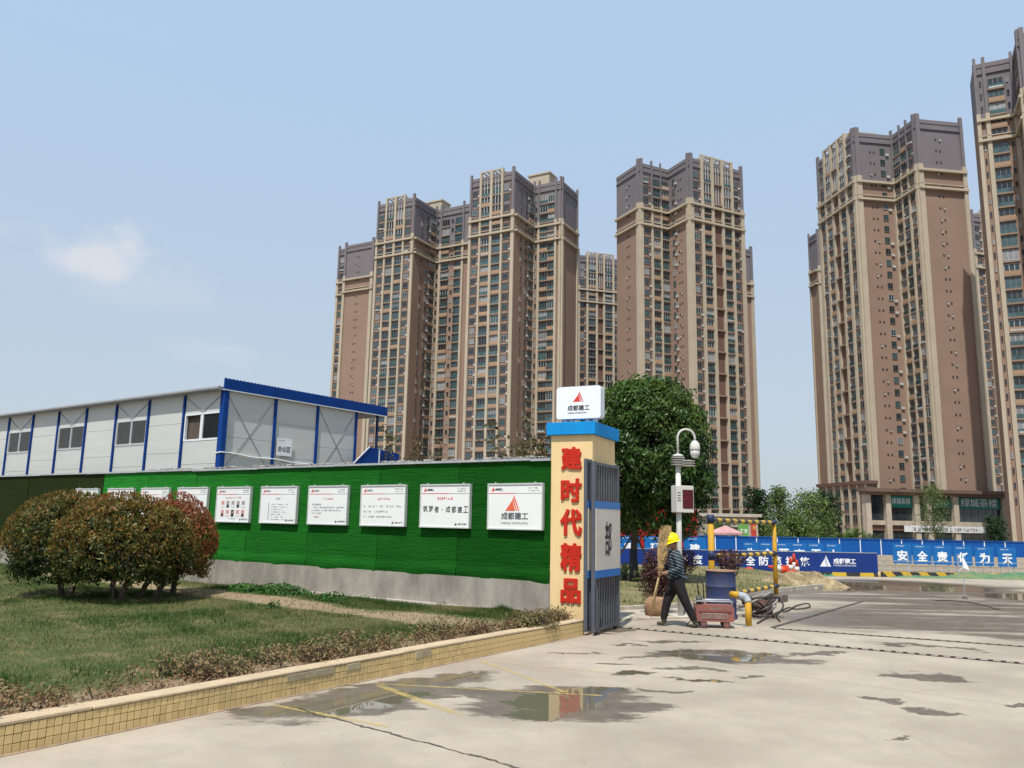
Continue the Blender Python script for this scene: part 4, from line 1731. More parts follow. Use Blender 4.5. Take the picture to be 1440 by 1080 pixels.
COLUMN = [('c', .8), ('W', 2.6), ('C', .62), ('B', 2.8), ('C', .75), ('B', 2.8), ('C', .62), ('W', 2.6), ('c', 1.0)]
COLUMN4 = [('c', 1.2), ('W', 2.6), ('C', .8), ('B', 2.6), ('C', .9), ('R', 2.6), ('C', .8), ('B', 2.6), ('C', .8), ('W', 2.6), ('c', 1.1)]
SIDE_R = [('.', 2.4), ('t', 1.4), ('.', .8), ('k', 2.2), ('B', 2.4), ('c', .5)]
WING = [('t', 1.6), ('c', .7), ('B', 3.0), ('B', 2.6), ('c', .8), ('.', .9), ('c', .7)]
E2 = [('c', 1.0), ('.', 10), ('c', .7)]

tower('tall brown tower right beside the gate pillar sign, with its own stepped side wing', (-.17, 218.6), -29,
      [(-15.3, 0), (0, 0), (0, 12.2), (9.1, 12.2), (9.1, 23.6), (-15.3, 23.6)],
      [(-15.3, 0, 0, 0, COLUMN), (0, 0, 0, 12.2, SIDE_R), (0, 12.2, 9.1, 12.2, WING), (9.1, 12.2, 9.1, 23.6, E2)],
      zmin=13, seed=3, roofbox=(-3, 4, 14, 19, 4.2))
tower('brown tower second from the left, behind the blue stair enclosure', (-31.6, 239.7), -29,
      [(-15, 0), (0, 0), (0, 12), (14, 12), (14, 22), (-15, 22)],
      [(-15, 0, 0, 0, COLUMN), (0, 0, 0, 12, SIDE_R), (0, 12, 14, 12, [('t', 1.6), ('c', .8), ('B', 3.0), ('t', 2.0), ('B', 2.8), ('c', .8), ('.', 3)])],
      zmin=13, seed=4, roofbox=(-6, 1, 13, 18, 3.6))
tower('leftmost brown tower with a broad blank front and a narrow window strip', (-51.2, 280.3), -29,
      [(-19, 2), (-14.1, 2), (-14.1, 0), (0, 0), (0, 16), (-19, 16)],
      [(-19, 2, -14.1, 2, [('c', .7), ('W', 2.6), ('.', .3)]), (-14.1, 0, 0, 0, [('c', 1.0), ('.', 3.6), ('s', 3), ('.', 4.2), ('c', 1.2)])],
      zmin=14, seed=5)
tower('brown tower behind the round tree with a five-bay front of cream pilasters', (47.8, 207.9), 26,
      [(0, 0), (19.2, 0), (19.2, 20.9), (-9.9, 20.9), (-9.9, 9.3), (0, 9.3)],
      [(0, 0, 19.2, 0, COLUMN4), (0, 9.3, 0, 0, [('.', 1.2), ('k', 2.4), ('.', .6), ('s', 1.8), ('.', 2.2), ('c', .9)]),
       (-9.9, 9.3, 0, 9.3, [('c', .9), ('W', 2.6), ('c', .6), ('B', 2.4), ('c', .5), ('B', 2.4)]),
       (-9.9, 20.9, -9.9, 9.3, [('.', 4), ('s', 3), ('.', 2.6), ('c', 1.1)])],
      zmin=0, seed=6, roofbox=(6, 12, 8, 14, 2.2))
tower('brown tower in the sunlight above the tea house shops', (86.9, 192.0), 8,
      [(0, 0), (10.7, 0), (10.7, -9.1), (23.7, -9.1), (23.7, 18.2), (0, 18.2)],
      [(0, 18.2, 0, 0, COLUMN4), (0, 0, 10.7, 0, [('c', 1.2), ('.', 2.3), ('s', 1.4), ('.', .6), ('k', 2.4), ('.', .9), ('c', .6)]),
       (10.7, 0, 10.7, -9.1, [('B', 3.0), ('c', .5), ('B', 2.3), ('c', .5), ('W', 2.3), ('c', .8)]),
       (10.7, -9.1, 23.7, -9.1, [('c', 1.3), ('.', 3.8), ('s', 1.6), ('.', 5.2), ('c', 1.0)])],
      zmin=8, seed=7, roofbox=(3, 10, 6, 12, 3.0))
tower('brown tower cut off by the right edge of the picture', (101.4, 160.1), -26,
      [(-1.8, 0), (5.8, 0), (5.8, -9.0), (24, -9.0), (24, 7), (-1.8, 7)],
      [(-1.8, 0, 5.8, 0, [('c', .8), ('t', 1.0), ('c', .9), ('B', 3.4), ('t', 1.4), ('c', .8)]),
       (5.8, 0, 5.8, -9, [('.', 2), ('B', 3), ('c', 1)]),
       (5.8, -9, 24, -9, [('c', .8), ('B', 3.4), ('t', 1.4), ('c', .8), ('B', 3.4), ('c', .8), ('W', 3)])],
      zmin=8, seed=8)
tower('distant grey and cream tower showing between the round tree and the gate pillar sign', (33.3, 294.5), 16,
      [(-9.6, 0), (12, 0), (12, 14), (-9.6, 14)],
      [(-9.6, 0, 8.5, 0, [('c', .8), ('W', 2.2), ('C', .7), ('B', 2.6), ('C', .7), ('R', 1.8), ('C', .7), ('B', 2.6), ('C', .7), ('W', 2), ('c', .7)])],
      zmin=10, seed=9)
tower('distant pale tower in the gap beside the right-hand edge tower', (151.1, 245.3), 16,
      [(-4.6, 0), (12, 0), (12, 14), (-4.6, 14)],
      [(-4.6, 0, 12, 0, [('c', .7), ('W', 2.2), ('C', .7), ('B', 2.6), ('C', .7), ('R', 2.0), ('C', .7), ('B', 2.6), ('C', .7)])],
      zmin=10, seed=10)
tower('narrow strip of a tower showing past the five-bay tower', (87.9, 283.0), 26,
      [(-12, 0), (0, 0), (0, 12), (-12, 12)],
      [(-12, 0, 0, 0, [('.', 6), ('t', 2), ('.', 2), ('c', 1.2)])], zmin=0, seed=12)
tower('narrow strip of a tower peeping out left of the sunlit tower', (104.4, 264.0), 8,
      [(0, 0), (20, 0), (20, 5), (0, 5)],
      [(0, 0, 20, 0, [('c', 1.4), ('.', 14)]), (0, 5, 0, 0, [('c', .8), ('.', 6)])], zmin=0, seed=13)

# ------------------------------------------------------------------ two-storey shop podium under the sunlit tower
M_shopglass = mat('shop_glass', (.03, .04, .045), .06, .3, .25, spec=.8)
M_stone = mat('podium_stone', (.42, .36, .285), .8, .1, .4)
M_signgreen = mat('tea_sign_green', (.02, .17, .13), .4, .08, .6)
M_signwhite = mat('shop_sign_white', (.60, .61, .62), .4, .05, .6)
pod = thing('shop_podium', 'two-storey row of shops with green tea house signs under the sunlit tower', 'building', (86.9, 192.0, -1), R(8))
PY = -12.0
MB().box(-9.4, 25, PY + 1.2, -9.75, 0, 10.4).build('core', M_recess, pod)
MB().box(-10.5, 26.5, PY - 1.6, -9.8, 10.75, 11.5).build('canopy', mat('canopy_brown', (.14, .095, .075), .8, .1, .4), pod)
MB().box(-9.9, 25.6, PY - .6, -9.7, 10.1, 10.745).build('fascia', mat('podium_brown', (.22, .15, .11), .85, .1, .4), pod)
cols_x = [-9.3, -4.5, 2.4, 5.4, 12.0, 24.8]
for x in cols_x:
    w_ = 1.1 if x == 24.8 else .6
    MB().box(x - w_, x + w_, PY - .4, PY + 1.3, 0, 10.09).build('column', M_stone, pod)
for a, b_ in zip(cols_x, cols_x[1:]):
    wr = 1.11 if b_ == 24.8 else .61
    xl_, xr_ = a + .61, b_ - wr
    MB().box(xl_, xr_, PY + .2, PY + 1.25, 3.5, 4.5).build('floor_beam', M_stone, pod)
    n = max(2, int((xr_ - xl_) / 1.7))
    for q in range(n):
        xa, xb = xl_ + (xr_ - xl_) * q / n, xl_ + (xr_ - xl_) * (q + 1) / n
        MB().box(xa + .05, xb - .05, PY + .7, PY + .8, 4.52, 10.0).build('upper_pane', M_shopglass, pod)
        MB().box(xa + .05, xb - .05, PY + .9, PY + 1.0, .1, 2.3).build('shopfront_pane', M_shopglass, pod)
    MB().box(xl_, xr_, PY + .6, PY + .69, 2.3, 3.45).build('lintel', M_recess, pod)
for xa, xb, s, hh in ((-3.7, 1.7, '绿城茶楼', 1.25), (12.8, 23.6, '绿城茶楼', 1.75)):
    MB().box(xa, xb, PY + .3, PY + .5, 7.4, 10.0).build('tea_sign', M_signgreen, pod)
    text(s, M_signwhite, pod, (xa + xb) / 2, 8.85, PY + .29, hh * 1.1, (xb - xa) * .84, .004, .02)
MB().box(6.2, 11.3, PY + .3, PY + .5, 7.6, 9.2).build('blank_sign', mat('teal_sign', (.02, .18, .165), .4, .08, .6), pod)
MB().box(-1.2, 18.6, PY - .6, PY - .5, 2.1, 3.5).build('white_sign', M_signwhite, pod)
for k in range(14):
    text_lines(pod, 1.0 + k * 1.1, 1.8 + k * 1.1, 2.4, PY - .61, .75, M_ink, 1, 'sign_print')
MB().box(26.0, 32, PY - .2, PY, 2.0, 3.9).build('blue_sign', mat('shop_blue', (.09, .27, .52), .4, .06, .6), pod)
lw = thing('low_wing', 'shaded four-storey wing with cream ribs left of the shops', 'building', (86.9, 192.0, -1), R(8))
MB().box(-3.4, -.96, -3, 19, 0, 13.0).build('wall', M_brown, lw)
MB().box(-4.0, -.97, -3.4, 19.4, 13.003, 13.8).build('cornice', M_recess, lw)
for k in range(7):
    MB().box(-3.75, -3.401, -2.9 + k * 3.5, -2.2 + k * 3.5, 0, 13.0).build('rib', M_tcream, lw)
    if k < 6:
        for f in range(4):
            link('window', WIN['pair'][(k + f) % 2], lw, (-3.42, -.8 + k * 3.5, .9 + f * 3.1), (0, 0, -PI / 2), (2.0, 1, 1.8))
# ------------------------------------------------------------------ placing by measured sight lines
CM = cam.matrix_world.to_3x3()


def at(x, y, Y):
    """world point seen at photo pixel x, y at the given distance along the view"""
    d = CM @ Vector(((x - 720) / 1123, (540 - y) / 1123, -1))
    k = Y / d.y
    return Vector((d.x * k, Y, 1.75 + d.z * k))


def gnd(x, y, z=0.0):
    d = CM @ Vector(((x - 720) / 1123, (540 - y) / 1123, -1))
    k = (z - 1.75) / d.z
    return Vector((d.x * k, d.y * k, z))


M_bark = mat('bark', (.10, .075, .055), .95, .25, 8, .6, 30, stretch=(1, 1, .3))
M_bark2 = mat('bark_pale', (.17, .14, .11), .95, .25, 8, .5, 30, stretch=(1, 1, .3))


def limb(mb, p, q, r0, r1, wob=.06, n=6):
    p, q = Vector(p), Vector(q)
    pts, rs = [], []
    for i in range(n):
        u = i / (n - 1)
        c = p.lerp(q, u)
        if 0 < i < n - 1:
            c += Vector((random.uniform(-1, 1), random.uniform(-1, 1), random.uniform(-.5, .5))) * wob
        pts.append(c)
        rs.append(r0 + (r1 - r0) * u)
    mb.tube(pts, rs, 7)
    return pts


def bush(label, p, rx, ry, rz, zc, n, m, size, base_tint, top_gain, seed, stems):
    t = thing('photinia_bush', label, 'bush', (p[0], p[1], LZ - .02), 0, 'clipped bushes on the lawn')
    tr = MB()
    for dx, dy, ex, ey in stems:
        limb(tr, (dx, dy, -.05), (dx + ex * .5, dy + ey * .5, zc * .55), .06, .045, .03)
        q = Vector((dx + ex * .5, dy + ey * .5, zc * .55))
        for k in range(5):
            a = random.uniform(0, 2 * PI)
            limb(tr, q, (q.x * .6 + math.cos(a) * rx * .4, q.y * .6 + math.sin(a) * ry * .4, zc + random.uniform(-.1, .25)), .04, .012, .03)
    tr.build('trunk', M_bark, t, smooth=True)
    P, D, rr, cu = clumped(n, 800, rx * .97, ry * .97, rz * .97, .06, -.66, 12, .07, .8)
    z = P[:, 2] / rz
    # flatter underside, ragged
    P[:, 2] = np.where(P[:, 2] < 0, P[:, 2] * .95, P[:, 2])
    tint = base_tint + top_gain * np.clip(z, -.3, 1) * (rr > .86) + RNG.normal(0, .12, len(P)) + .09 * cu - .15 * (rr < .85)  # leaves inside the crown tinted darker, painting in its inner shade
    P = P + np.array([0, 0, zc])
    nrm = D.copy()
    nrm[:, 2] += .25
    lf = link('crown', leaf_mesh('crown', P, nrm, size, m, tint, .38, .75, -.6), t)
    # young upright shoots poking out of the outline
    S, D2, _ = shell_points(int(n * .12), rx * 1.04, ry * 1.04, rz * 1.05, .97, -.1, 10, .06)
    S[:, 2] += zc
    D2[:, 2] += 1.2
    sh = leaf_mesh('new_shoots', S, np.cross(D2, RNG.normal(0, 1, D2.shape)), size * 1.05, m, base_tint + top_gain + .1 + RNG.normal(0, .12, len(S)), .3, .35, -2.5)
    link('new_shoots', sh, t)
    return t


M_phot = leaf_mat('photinia_leaves', [(.014, .024, .008), (.04, .062, .015), (.12, .115, .025), (.22, .125, .03), (.25, .085, .035), (.22, .045, .03)], .38, .22)  # darkest tones also carry the painted inner shade
b_front = gnd(156, 846, LZ)
b_left = gnd(74, 842, LZ)
b_right = gnd(226, 838, LZ)
bush('leftmost of the clipped bushes, olive green, partly behind the front bush', (b_left.x, b_left.y + .4), 1.08, 1.1, 1.0, .95, 19000, M_phot, .08, .20, .20, 1, [(.1, 0, .2, 0), (-.1, .1, -.3, .1)])
bush('front clipped bush with orange tipped leaves on the lawn', (b_front.x + .1, b_front.y + .1), 1.2, 1.15, .98, .93, 22000, M_phot, .08, .30, .18, 2, [(-.1, 0, -.1, 0), (.05, -.1, .25, 0), (.25, .1, .4, .1), (.55, 0, .5, .1)])
bush('reddest of the clipped bushes, behind the front one beside the wall', (b_right.x + .05, b_right.y + .35), .74, .9, .98, .94, 12500, M_phot, .078, .60, .24, 3, [(0, 0, .15, .1)])

# dry shrub strip along the kerb: stems and leaves, all one mass
M_dry = leaf_mat('dry_shrub_leaves', [(.20, .105, .06), (.25, .165, .085), (.19, .155, .07), (.11, .105, .04), (.075, .085, .028)], .7, .2)
P_, N_, T_ = [], [], []
tw_ = MB()
for k in range(430):
    u = random.uniform(.0, 1)
    s = u * 11.2
    d = random.uniform(.24, .95) if s > 2.2 else random.uniform(.22, .5)
    q = KB + KD * -s - KN * d
    dens = .5 + .5 * math.sin(s * 2.3) * math.sin(s * .9 + 1)
    if random.random() > dens * 1.1 + .12:
        continue
    hgt = random.uniform(.09, .22) * (.7 + .5 * dens)
    for st_ in range(3):
        e = q + Vector((random.uniform(-.08, .08), random.uniform(-.08, .08), 0))
        e.z = LZ + hgt * random.uniform(.7, 1.1)
        tw_.bar((q.x, q.y, LZ - .02), e, .006)
    green = random.random()
    m_ = random.randint(20, 44)
    for j in range(m_):
        f = random.random()
        P_.append((q.x + random.gauss(0, .07), q.y + random.gauss(0, .07), LZ + hgt * (.15 + .95 * f)))
        N_.append((random.gauss(0, .5), random.gauss(0, .5), 1))
        T_.append(green * .75 * (.4 + .6 * f) + random.gauss(.1, .14))
hedge = link('dry_shrub_strip', leaf_mesh('dry_shrub_strip', np.array(P_), np.array(N_, float), .05, M_dry, np.array(T_), .42, .5))
tag(hedge, 'sparse half-dry low shrub strip just behind the tiled kerb', 'shrub strip', kind='stuff')
tag(tw_.build('twigs', M_bark, hedge), kind='stuff')
# leaf litter on the soil behind the kerb
P_, N_, T_ = [], [], []
for k in range(2600):
    s = random.uniform(0, 11.4)
    d = random.uniform(.19, .75)
    q = KB + KD * -s - KN * d
    P_.append((q.x, q.y, LZ + .012 + random.uniform(0, .02)))
    N_.append((0, 0, 1))
    T_.append(abs(random.gauss(.05, .12)))
M_lit = leaf_mat('leaf_litter', [(.17, .085, .05), (.24, .15, .085), (.30, .21, .13)], .85, .1)
tag(link('leaf_litter', leaf_mesh('leaf_litter', np.array(P_), np.array(N_, float), .05, M_lit, np.array(T_) * 3, .5, .35)), 'brown fallen leaves on the soil behind the kerb', 'leaves', kind='stuff')


def leafy_clump(name, label, cat, c, rx, ry, rz, n, m, size, seed, group=None, droop=0.0, tint=.5, asp=.5):
    t = thing(name, label, cat, c, 0, group)
    P, D, rr = shell_points(n, rx, ry, rz, .35, -.2, 8, .35)
    P[:, 2] = np.abs(P[:, 2])
    D[:, 2] += .6
    link('foliage', leaf_mesh('foliage', P, D, size, m, tint + RNG.normal(0, .2, len(P)), asp, .7, droop), t)
    st_ = MB()
    for k in range(14):
        a = random.uniform(0, 2 * PI)
        st_.bar((0, 0, -.03), (math.cos(a) * rx * .6, math.sin(a) * ry * .6, rz * random.uniform(.4, .8)), .012)
    st_.build('stems', M_bark, t)
    return t


M_weed = leaf_mat('weed_leaves', [(.02, .06, .012), (.04, .12, .02), (.08, .19, .04)], .5, .3)
for (px, py, rx, hgt, lab) in ((395, 838, .85, .26, 'bright green weed clump against the concrete base of the wall'), (345, 834, .5, .2, 'smaller weed patch at the left end of the bright green clump'),
                               (468, 846, .35, .17, 'low straggling weeds at the right end of the bright green clump')):
    c = gnd(px, py, LZ)
    leafy_clump('weed_clump', lab, 'weeds', (c.x, c.y, LZ), rx, .3, hgt, int(1500 * rx), M_weed, .06, 4, 'weeds along the wall', asp=.7).rotation_euler[2] = WALL_RZ
for (px, py, hh, lab) in ((385, 857, .16, 'single green tuft standing on the bare path'),):
    c = gnd(px, py, LZ)
    leafy_clump('grass_tuft', lab, 'grass tuft', (c.x, c.y, LZ), .16, .16, hh, 220, M_weed, .07, 4, None, asp=.2)
c = gnd(752, 884, LZ)
leafy_clump('pillar_shrub', 'small brown-green shrub at the foot of the gate pillar', 'shrub', (c.x, c.y - .0, LZ - .02), .42, .2, .27, 900, M_dry, .05, 5, None, tint=.62).rotation_euler[2] = R(40)

# ------------------------------------------------------------------ second lawn behind the gate
M_lawn2 = mat('gate_lawn', (.13, .135, .055), .95, .25, .9, .7, 14, hue=(.24, .19, .10))
l2 = [(1.9, 16.4), (4.5, 18.2), (6.4, 21.4), (9.3, 24.3), (10.2, 30), (9.6, 34.5), (4, 34.5), (-3, 26), (-1.5, 16.4)]
lw2 = MB().prism(l2, -.06, .045).build('gate_lawn', M_lawn2)
tag(lw2, kind='structure')


def in_poly(x, y, poly):
    c = False
    j = len(poly) - 1
    for i in range(len(poly)):
        if (poly[i][1] > y) != (poly[j][1] > y) and x < (poly[j][0] - poly[i][0]) * (y - poly[i][1]) / (poly[j][1] - poly[i][1]) + poly[i][0]:
            c = not c
        j = i
    return c


gp = []
while len(gp) < 26000:
    x, y = random.uniform(1.5, 10), random.uniform(16.4, 33)
    if in_poly(x, y, l2):
        gp.append((x, y, .04))
gp = np.array(gp)
pt = np.sin(gp[:, 0] * 1.7) * np.sin(gp[:, 1] * 1.3) + .5 * np.sin(gp[:, 0] * 4 + gp[:, 1] * 3)
keep = RNG.uniform(0, 1, len(gp)) < .6 + .4 * pt
gp, pt = gp[keep], pt[keep]
tag(blades('grass', gp, RNG.uniform(.03, .09, len(gp)), M_grass, .5 + .3 * pt + RNG.normal(0, .2, len(gp)), .007), 'grass on the small lawn behind the gate', 'grass', kind='stuff')
edg = thing('lawn_edging', 'low pale concrete edging round the lawn behind the gate', 'edging')
M_edge = mat('edging_concrete', (.45, .40, .33), .9, .15, 4)
for a, c in zip(l2[:4], l2[1:5]):
    v = Vector((c[0] - a[0], c[1] - a[1], 0))
    n = max(1, int(v.length / .9))
    for k in range(n):
        p, q = Vector((*a, .03)) + v * (k / n), Vector((*a, .03)) + v * ((k + .98) / n)
        MB().bar(p, q, .1, .13).build('kerb_stone', M_edge, edg)

# ------------------------------------------------------------------ round dark tree behind the gate
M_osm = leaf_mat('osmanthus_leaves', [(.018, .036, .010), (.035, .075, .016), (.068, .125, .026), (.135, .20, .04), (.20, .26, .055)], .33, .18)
tb = Vector((3.72, 24.4, .03))
tree = thing('round_tree', 'dense round-crowned dark green tree behind the gate pillar', 'tree', tuple(tb))
tr = MB()
limb(tr, (0, 0, -.1), (.05, 0, 1.75), .115, .095, .02)
for k in range(9):
    a = k * 2 * PI / 9
    limb(tr, (.05, 0, 1.6), (.3 + math.cos(a) * 1.1, math.sin(a) * 1.1, 3.0 + (k % 3) * .9), .07, .02, .06)
tr.build('trunk', M_bark, tree, smooth=True)
MB().tube([(0, 0, .0), (0.01, 0, .95)], [.122, .112], 10).build('trunk_wrap', mat('trunk_wrap', (.03, .035, .04), .8, .2, 6), tree, smooth=True)
P, D, rr, cu = clumped(38000, 1000, 1.80, 1.65, 2.22, .13, -.95, 16, .12, .7)
z = P[:, 2] / 2.3
sq = (np.abs(D) ** 2.7).sum(1) ** (-1 / 2.7)
P *= (1 + (sq - 1) * .42)[:, None] * .99
z = P[:, 2] / 2.3
P[:, 0] += -.16 * z
P += np.array([.52, 0, 3.95])
low = P[:, 2] < 2.2
P[low, 2] += RNG.uniform(-.55, .2, low.sum())
tint = .26 + .07 * cu + RNG.normal(0, .11, len(P)) + .30 * np.clip(z - .25, 0, 1) * (rr > .88) - .1 * (rr < .8)  # tint darker deep in the crown, lighter high on its outside, plus random
Dn = D.copy()
Dn[:, 2] += .35
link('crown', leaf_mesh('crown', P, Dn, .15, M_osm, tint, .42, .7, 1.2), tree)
S, D2, _ = shell_points(2800, 1.78, 1.65, 2.2, .97, .1, 14, .08)
S *= (1 + ((np.abs(D2) ** 2.7).sum(1) ** (-1 / 2.7) - 1) * .42)[:, None] * 1.0
S[:, 0] += -.16 * S[:, 2] / 2.3
S += np.array([.52, 0, 3.98])
D2[:, 2] += .8
link('new_shoots', leaf_mesh('new_shoots', S, np.cross(D2, RNG.normal(0, 1, D2.shape)), .11, M_osm, .85 + RNG.normal(0, .15, len(S)), .32, .4, -2), tree)
M_prop = mat('prop_pole', (.15, .115, .08), .85, .2, 6)
for i, (dx, dy) in enumerate(((-.95, -.2), (.75, -.5), (.3, .9))):
    pr = MB()
    pr.tube([(dx, dy, 0), (.03, 0, 1.45)], .03, 7)
    pr.build('support_pole', M_prop, tree, smooth=True)

# fan palm shrub at the tree's foot
M_palm = leaf_mat('palm_leaves', [(.04, .07, .015), (.08, .13, .03), (.16, .19, .05)], .5, .25)


def palm(label, c, r, nf, h, seed, name='palm_shrub', group=None, m=None):
    rnd = random.Random(seed)
    t = thing(name, label, 'palm', c, 0, group)
    st_ = MB()
    st_.tube([(0, 0, -.1), (0, 0, h)], [r * .12, r * .09], 9)
    st_.build('trunk', M_bark2, t, smooth=True)
    for k in range(nf):
        a = rnd.uniform(0, 2 * PI)
        el = rnd.uniform(.15, 1.25)
        L = r * rnd.uniform(.75, 1.1)
        mid = []
        for i in range(9):
            u = i / 8
            hx = math.cos(el) * L * u
            hz = math.sin(el) * L * u - .55 * L * u * u * math.cos(el)
            mid.append(Vector((math.cos(a) * hx, math.sin(a) * hx, h + hz)))
        g = MB()
        tv = []
        for i in range(1, 9):
            d = (mid[i] - mid[i - 1]).normalized()
            s = d.cross(Vector((0, 0, 1))).normalized()
            u_ = s.cross(d)
            for sub in (0, .5):
                b0 = mid[i - 1].lerp(mid[i], sub)
                ll = L * .30 * math.sin(PI * min(.95, (i + sub) / 9.5))
                for sg in (-1, 1):
                    tip = b0 + (s * sg + d * .8 - u_ * .1).normalized() * ll
                    w = d * L * .022
                    g.add([b0 - w, b0 + w, tip], [(0, 1, 2)])
                    q = rnd.uniform(.2, .9)
                    tv += [q, q, q]
        g.tube(mid, [L * .012] * 9, 4)
        tv += [.5] * (len(g.v) - len(tv))
        me = g.mesh('frond', m or M_palm)
        add_tint(me, tv)
        link('frond', me, t)
    return t


c = gnd(897, 822, .04)
palm('small fan palm growing at the foot of the round tree', (c.x + .25, c.y - 1.2, .04), .75, 22, .12, 3)
c = gnd(872, 812, .04)
palm('palm shrub beyond the round tree trunk, cut off by the gate', (c.x, c.y - 1.0, .04), .8, 18, .1, 9)

# red-leaved shrubs round the gate lawn
M_lor = leaf_mat('purple_leaves', [(.035, .018, .018), (.07, .03, .03), (.11, .045, .04), (.09, .06, .035)], .5, .2)


def ball_shrub(label, c, r, h, n, stem, m=None, seed=1, ball=False):
    t = thing('purple_shrub', label, 'shrub', c, 0, 'purple-leaved shrubs on the gate lawn')
    st_ = MB()
    limb(st_, (0, 0, -.05), (0, 0, stem + .1), .035, .03, .01)
    for k in range(8):
        a = k * PI / 4
        limb(st_, (0, 0, stem * .6), (math.cos(a) * r * .7, math.sin(a) * r * .7, stem + h * random.uniform(.5, .9)), .02, .006, .04, 5)
    st_.build('trunk', M_bark, t)
    P, D, rr = shell_points(n, r, r, h / 2, .25, -1, 9, .3)
    P[:, 2] += stem + h / 2
    link('crown', leaf_mesh('crown', P, D, .06, m or M_lor, .5 + RNG.normal(0, .25, len(P)), .5, .9), t)
    return t


ball_shrub('tall purple-leaved shrub right behind the broom of the worker', tuple(gnd(925, 864, 0)), .34, 1.05, 2600, .25, seed=2)
ball_shrub('purple-leaved shrub rising behind the blue drum', (4.55, 16.9, .02), .36, .42, 900, .82, seed=3)
ball_shrub('low purple-leaved shrub between the worker and the yellow post', (5.2, 24.5, .04), .5, .85, 1800, .2, seed=4)
ball_shrub('low purple-leaved shrub half hidden behind the worker', (4.0, 21.0, .04), .45, .7, 1500, .1, seed=5)
M_burlap = mat('burlap_root', (.28, .17, .10), .95, .2, 9, .6, 30)
g = MB()
g.lathe([(.16, 0), (.22, .03), (.235, .18), (.22, .32), (.12, .37)], 14)
c = gnd(921, 866, 0)
rbx = g.build('root_ball', M_burlap, None, (c.x, c.y - .18, 0), smooth=True)
tag(rbx, 'brown burlap root ball on the paving beside the broom handle', 'root ball')


# ------------------------------------------------------------------ trees beyond the fence
def far_tree(label, c, h, r, n, m, size, shape='oval', trunk=.3, seed=1, tint=.5, name='street_tree', dens=.2):
    rnd = random.Random(seed)
    t = thing(name, label, 'tree', c, 0, 'trees beyond the blue fence')
    tr = MB()
    limb(tr, (0, 0, -.1), (0, 0, h * .92), .04 * r + .06, .02, .05 * r)
    PP, DD, RR = [], [], []
    nb = 26
    for k in range(nb):
        u = (k + .5) / nb
        z = h * (trunk + (1 - trunk) * u)
        if shape == 'cone':
            rad = r * (1 - u) ** .8 + .12 * r
        elif shape == 'column':
            rad = r * (.75 + .25 * math.sin(PI * u))
        else:
            rad = r * math.sin(PI * min(.97, .18 + .8 * u)) ** .8
        a = k * 2.4 + rnd.uniform(-.4, .4)
        e = Vector((math.cos(a) * rad, math.sin(a) * rad, z + rad * .25))
        limb(tr, (0, 0, z - rad * .35), e, .03, .008, .05, 4)
        m_ = n // nb
        f = RNG.uniform(.2, 1.05, m_)[:, None]
        base_ = np.array([[0, 0, z - rad * .3]]) * (1 - f) + np.array([e]) * f
        PP.append(base_ + RNG.normal(0, dens * r, (m_, 3)) * np.array([1, 1, .7]))
        DD.append(np.tile([math.cos(a) * .5, math.sin(a) * .5, .8], (m_, 1)))
    tr.build('trunk', M_bark2, t)
    P = np.concatenate(PP)
    D = np.concatenate(DD)
    link('crown', leaf_mesh('crown', P, D, size, m, tint + RNG.normal(0, .22, len(P)), .55, .8, .3), t)
    return t


M_green = leaf_mat('street_leaves', [(.035, .065, .02), (.07, .12, .03), (.12, .19, .045), (.18, .25, .07)], .5, .3)
M_green2 = leaf_mat('dark_street_leaves', [(.012, .03, .012), (.02, .05, .018), (.035, .07, .022)], .5, .2)
M_pale = leaf_mat('pale_street_leaves', [(.07, .11, .03), (.12, .17, .05), (.2, .23, .10)], .5, .35)


def far_at(px, Y):
    q = at(px, 745, Y)
    return (q.x, Y, -1.05)


far_tree('dark columnar tree against the right side of the five-bay tower', far_at(1066, 96), 7.0, 1.5, 4200, M_green2, .32, 'column', .12, 1)
far_tree('pointed green tree next to the dark columnar tree', far_at(1097, 92), 7.0, 2.1, 3300, M_green, .3, 'cone', .16, 2)
far_tree('broad green tree standing in the sky gap between the towers', far_at(1139, 92), 6.4, 2.7, 4000, M_green, .3, 'oval', .14, 3, .6)
far_tree('dark tree against the left foot of the sunlit tower', far_at(1165, 104), 7.2, 1.6, 3600, M_green2, .32, 'column', .15, 4)
far_tree('low bushy tree right of the sky gap', far_at(1118, 84), 3.9, 1.7, 3600, M_green, .26, 'oval', .1, 5, .5)
far_tree('slim pale tree in front of the shop with the white sign', far_at(1314, 105), 8.2, 2.0, 2600, M_pale, .24, 'oval', .25, 6, .4, dens=.24)
far_tree('small dark tree in front of the big green tea sign', far_at(1400, 92), 4.2, 1.05, 2400, M_green2, .24, 'column', .25, 7, .7)
far_tree('bush like tree showing between the yellow posts', far_at(1010, 80), 3.0, 1.6, 2200, M_green, .24, 'oval', .15, 8, .3)
for k, (px, Y, hh, lab) in enumerate(((1180, 78, 1.7, 'leftmost of the three palms behind the blue fence'), (1198, 80, 1.9, 'middle one of the three palms behind the blue fence'), (1222, 82, 1.5, 'rightmost of the three palms behind the blue fence'))):
    palm(lab, far_at(px, Y), 1.9, 34, hh * .75, 20 + k, 'palm_tree', 'palms behind the blue fence')

# thin half-bare young trees behind the turf wall
M_sparse = leaf_mat('sparse_leaves', [(.05, .055, .02), (.09, .09, .03), (.15, .13, .05), (.20, .12, .07)], .6, .2)


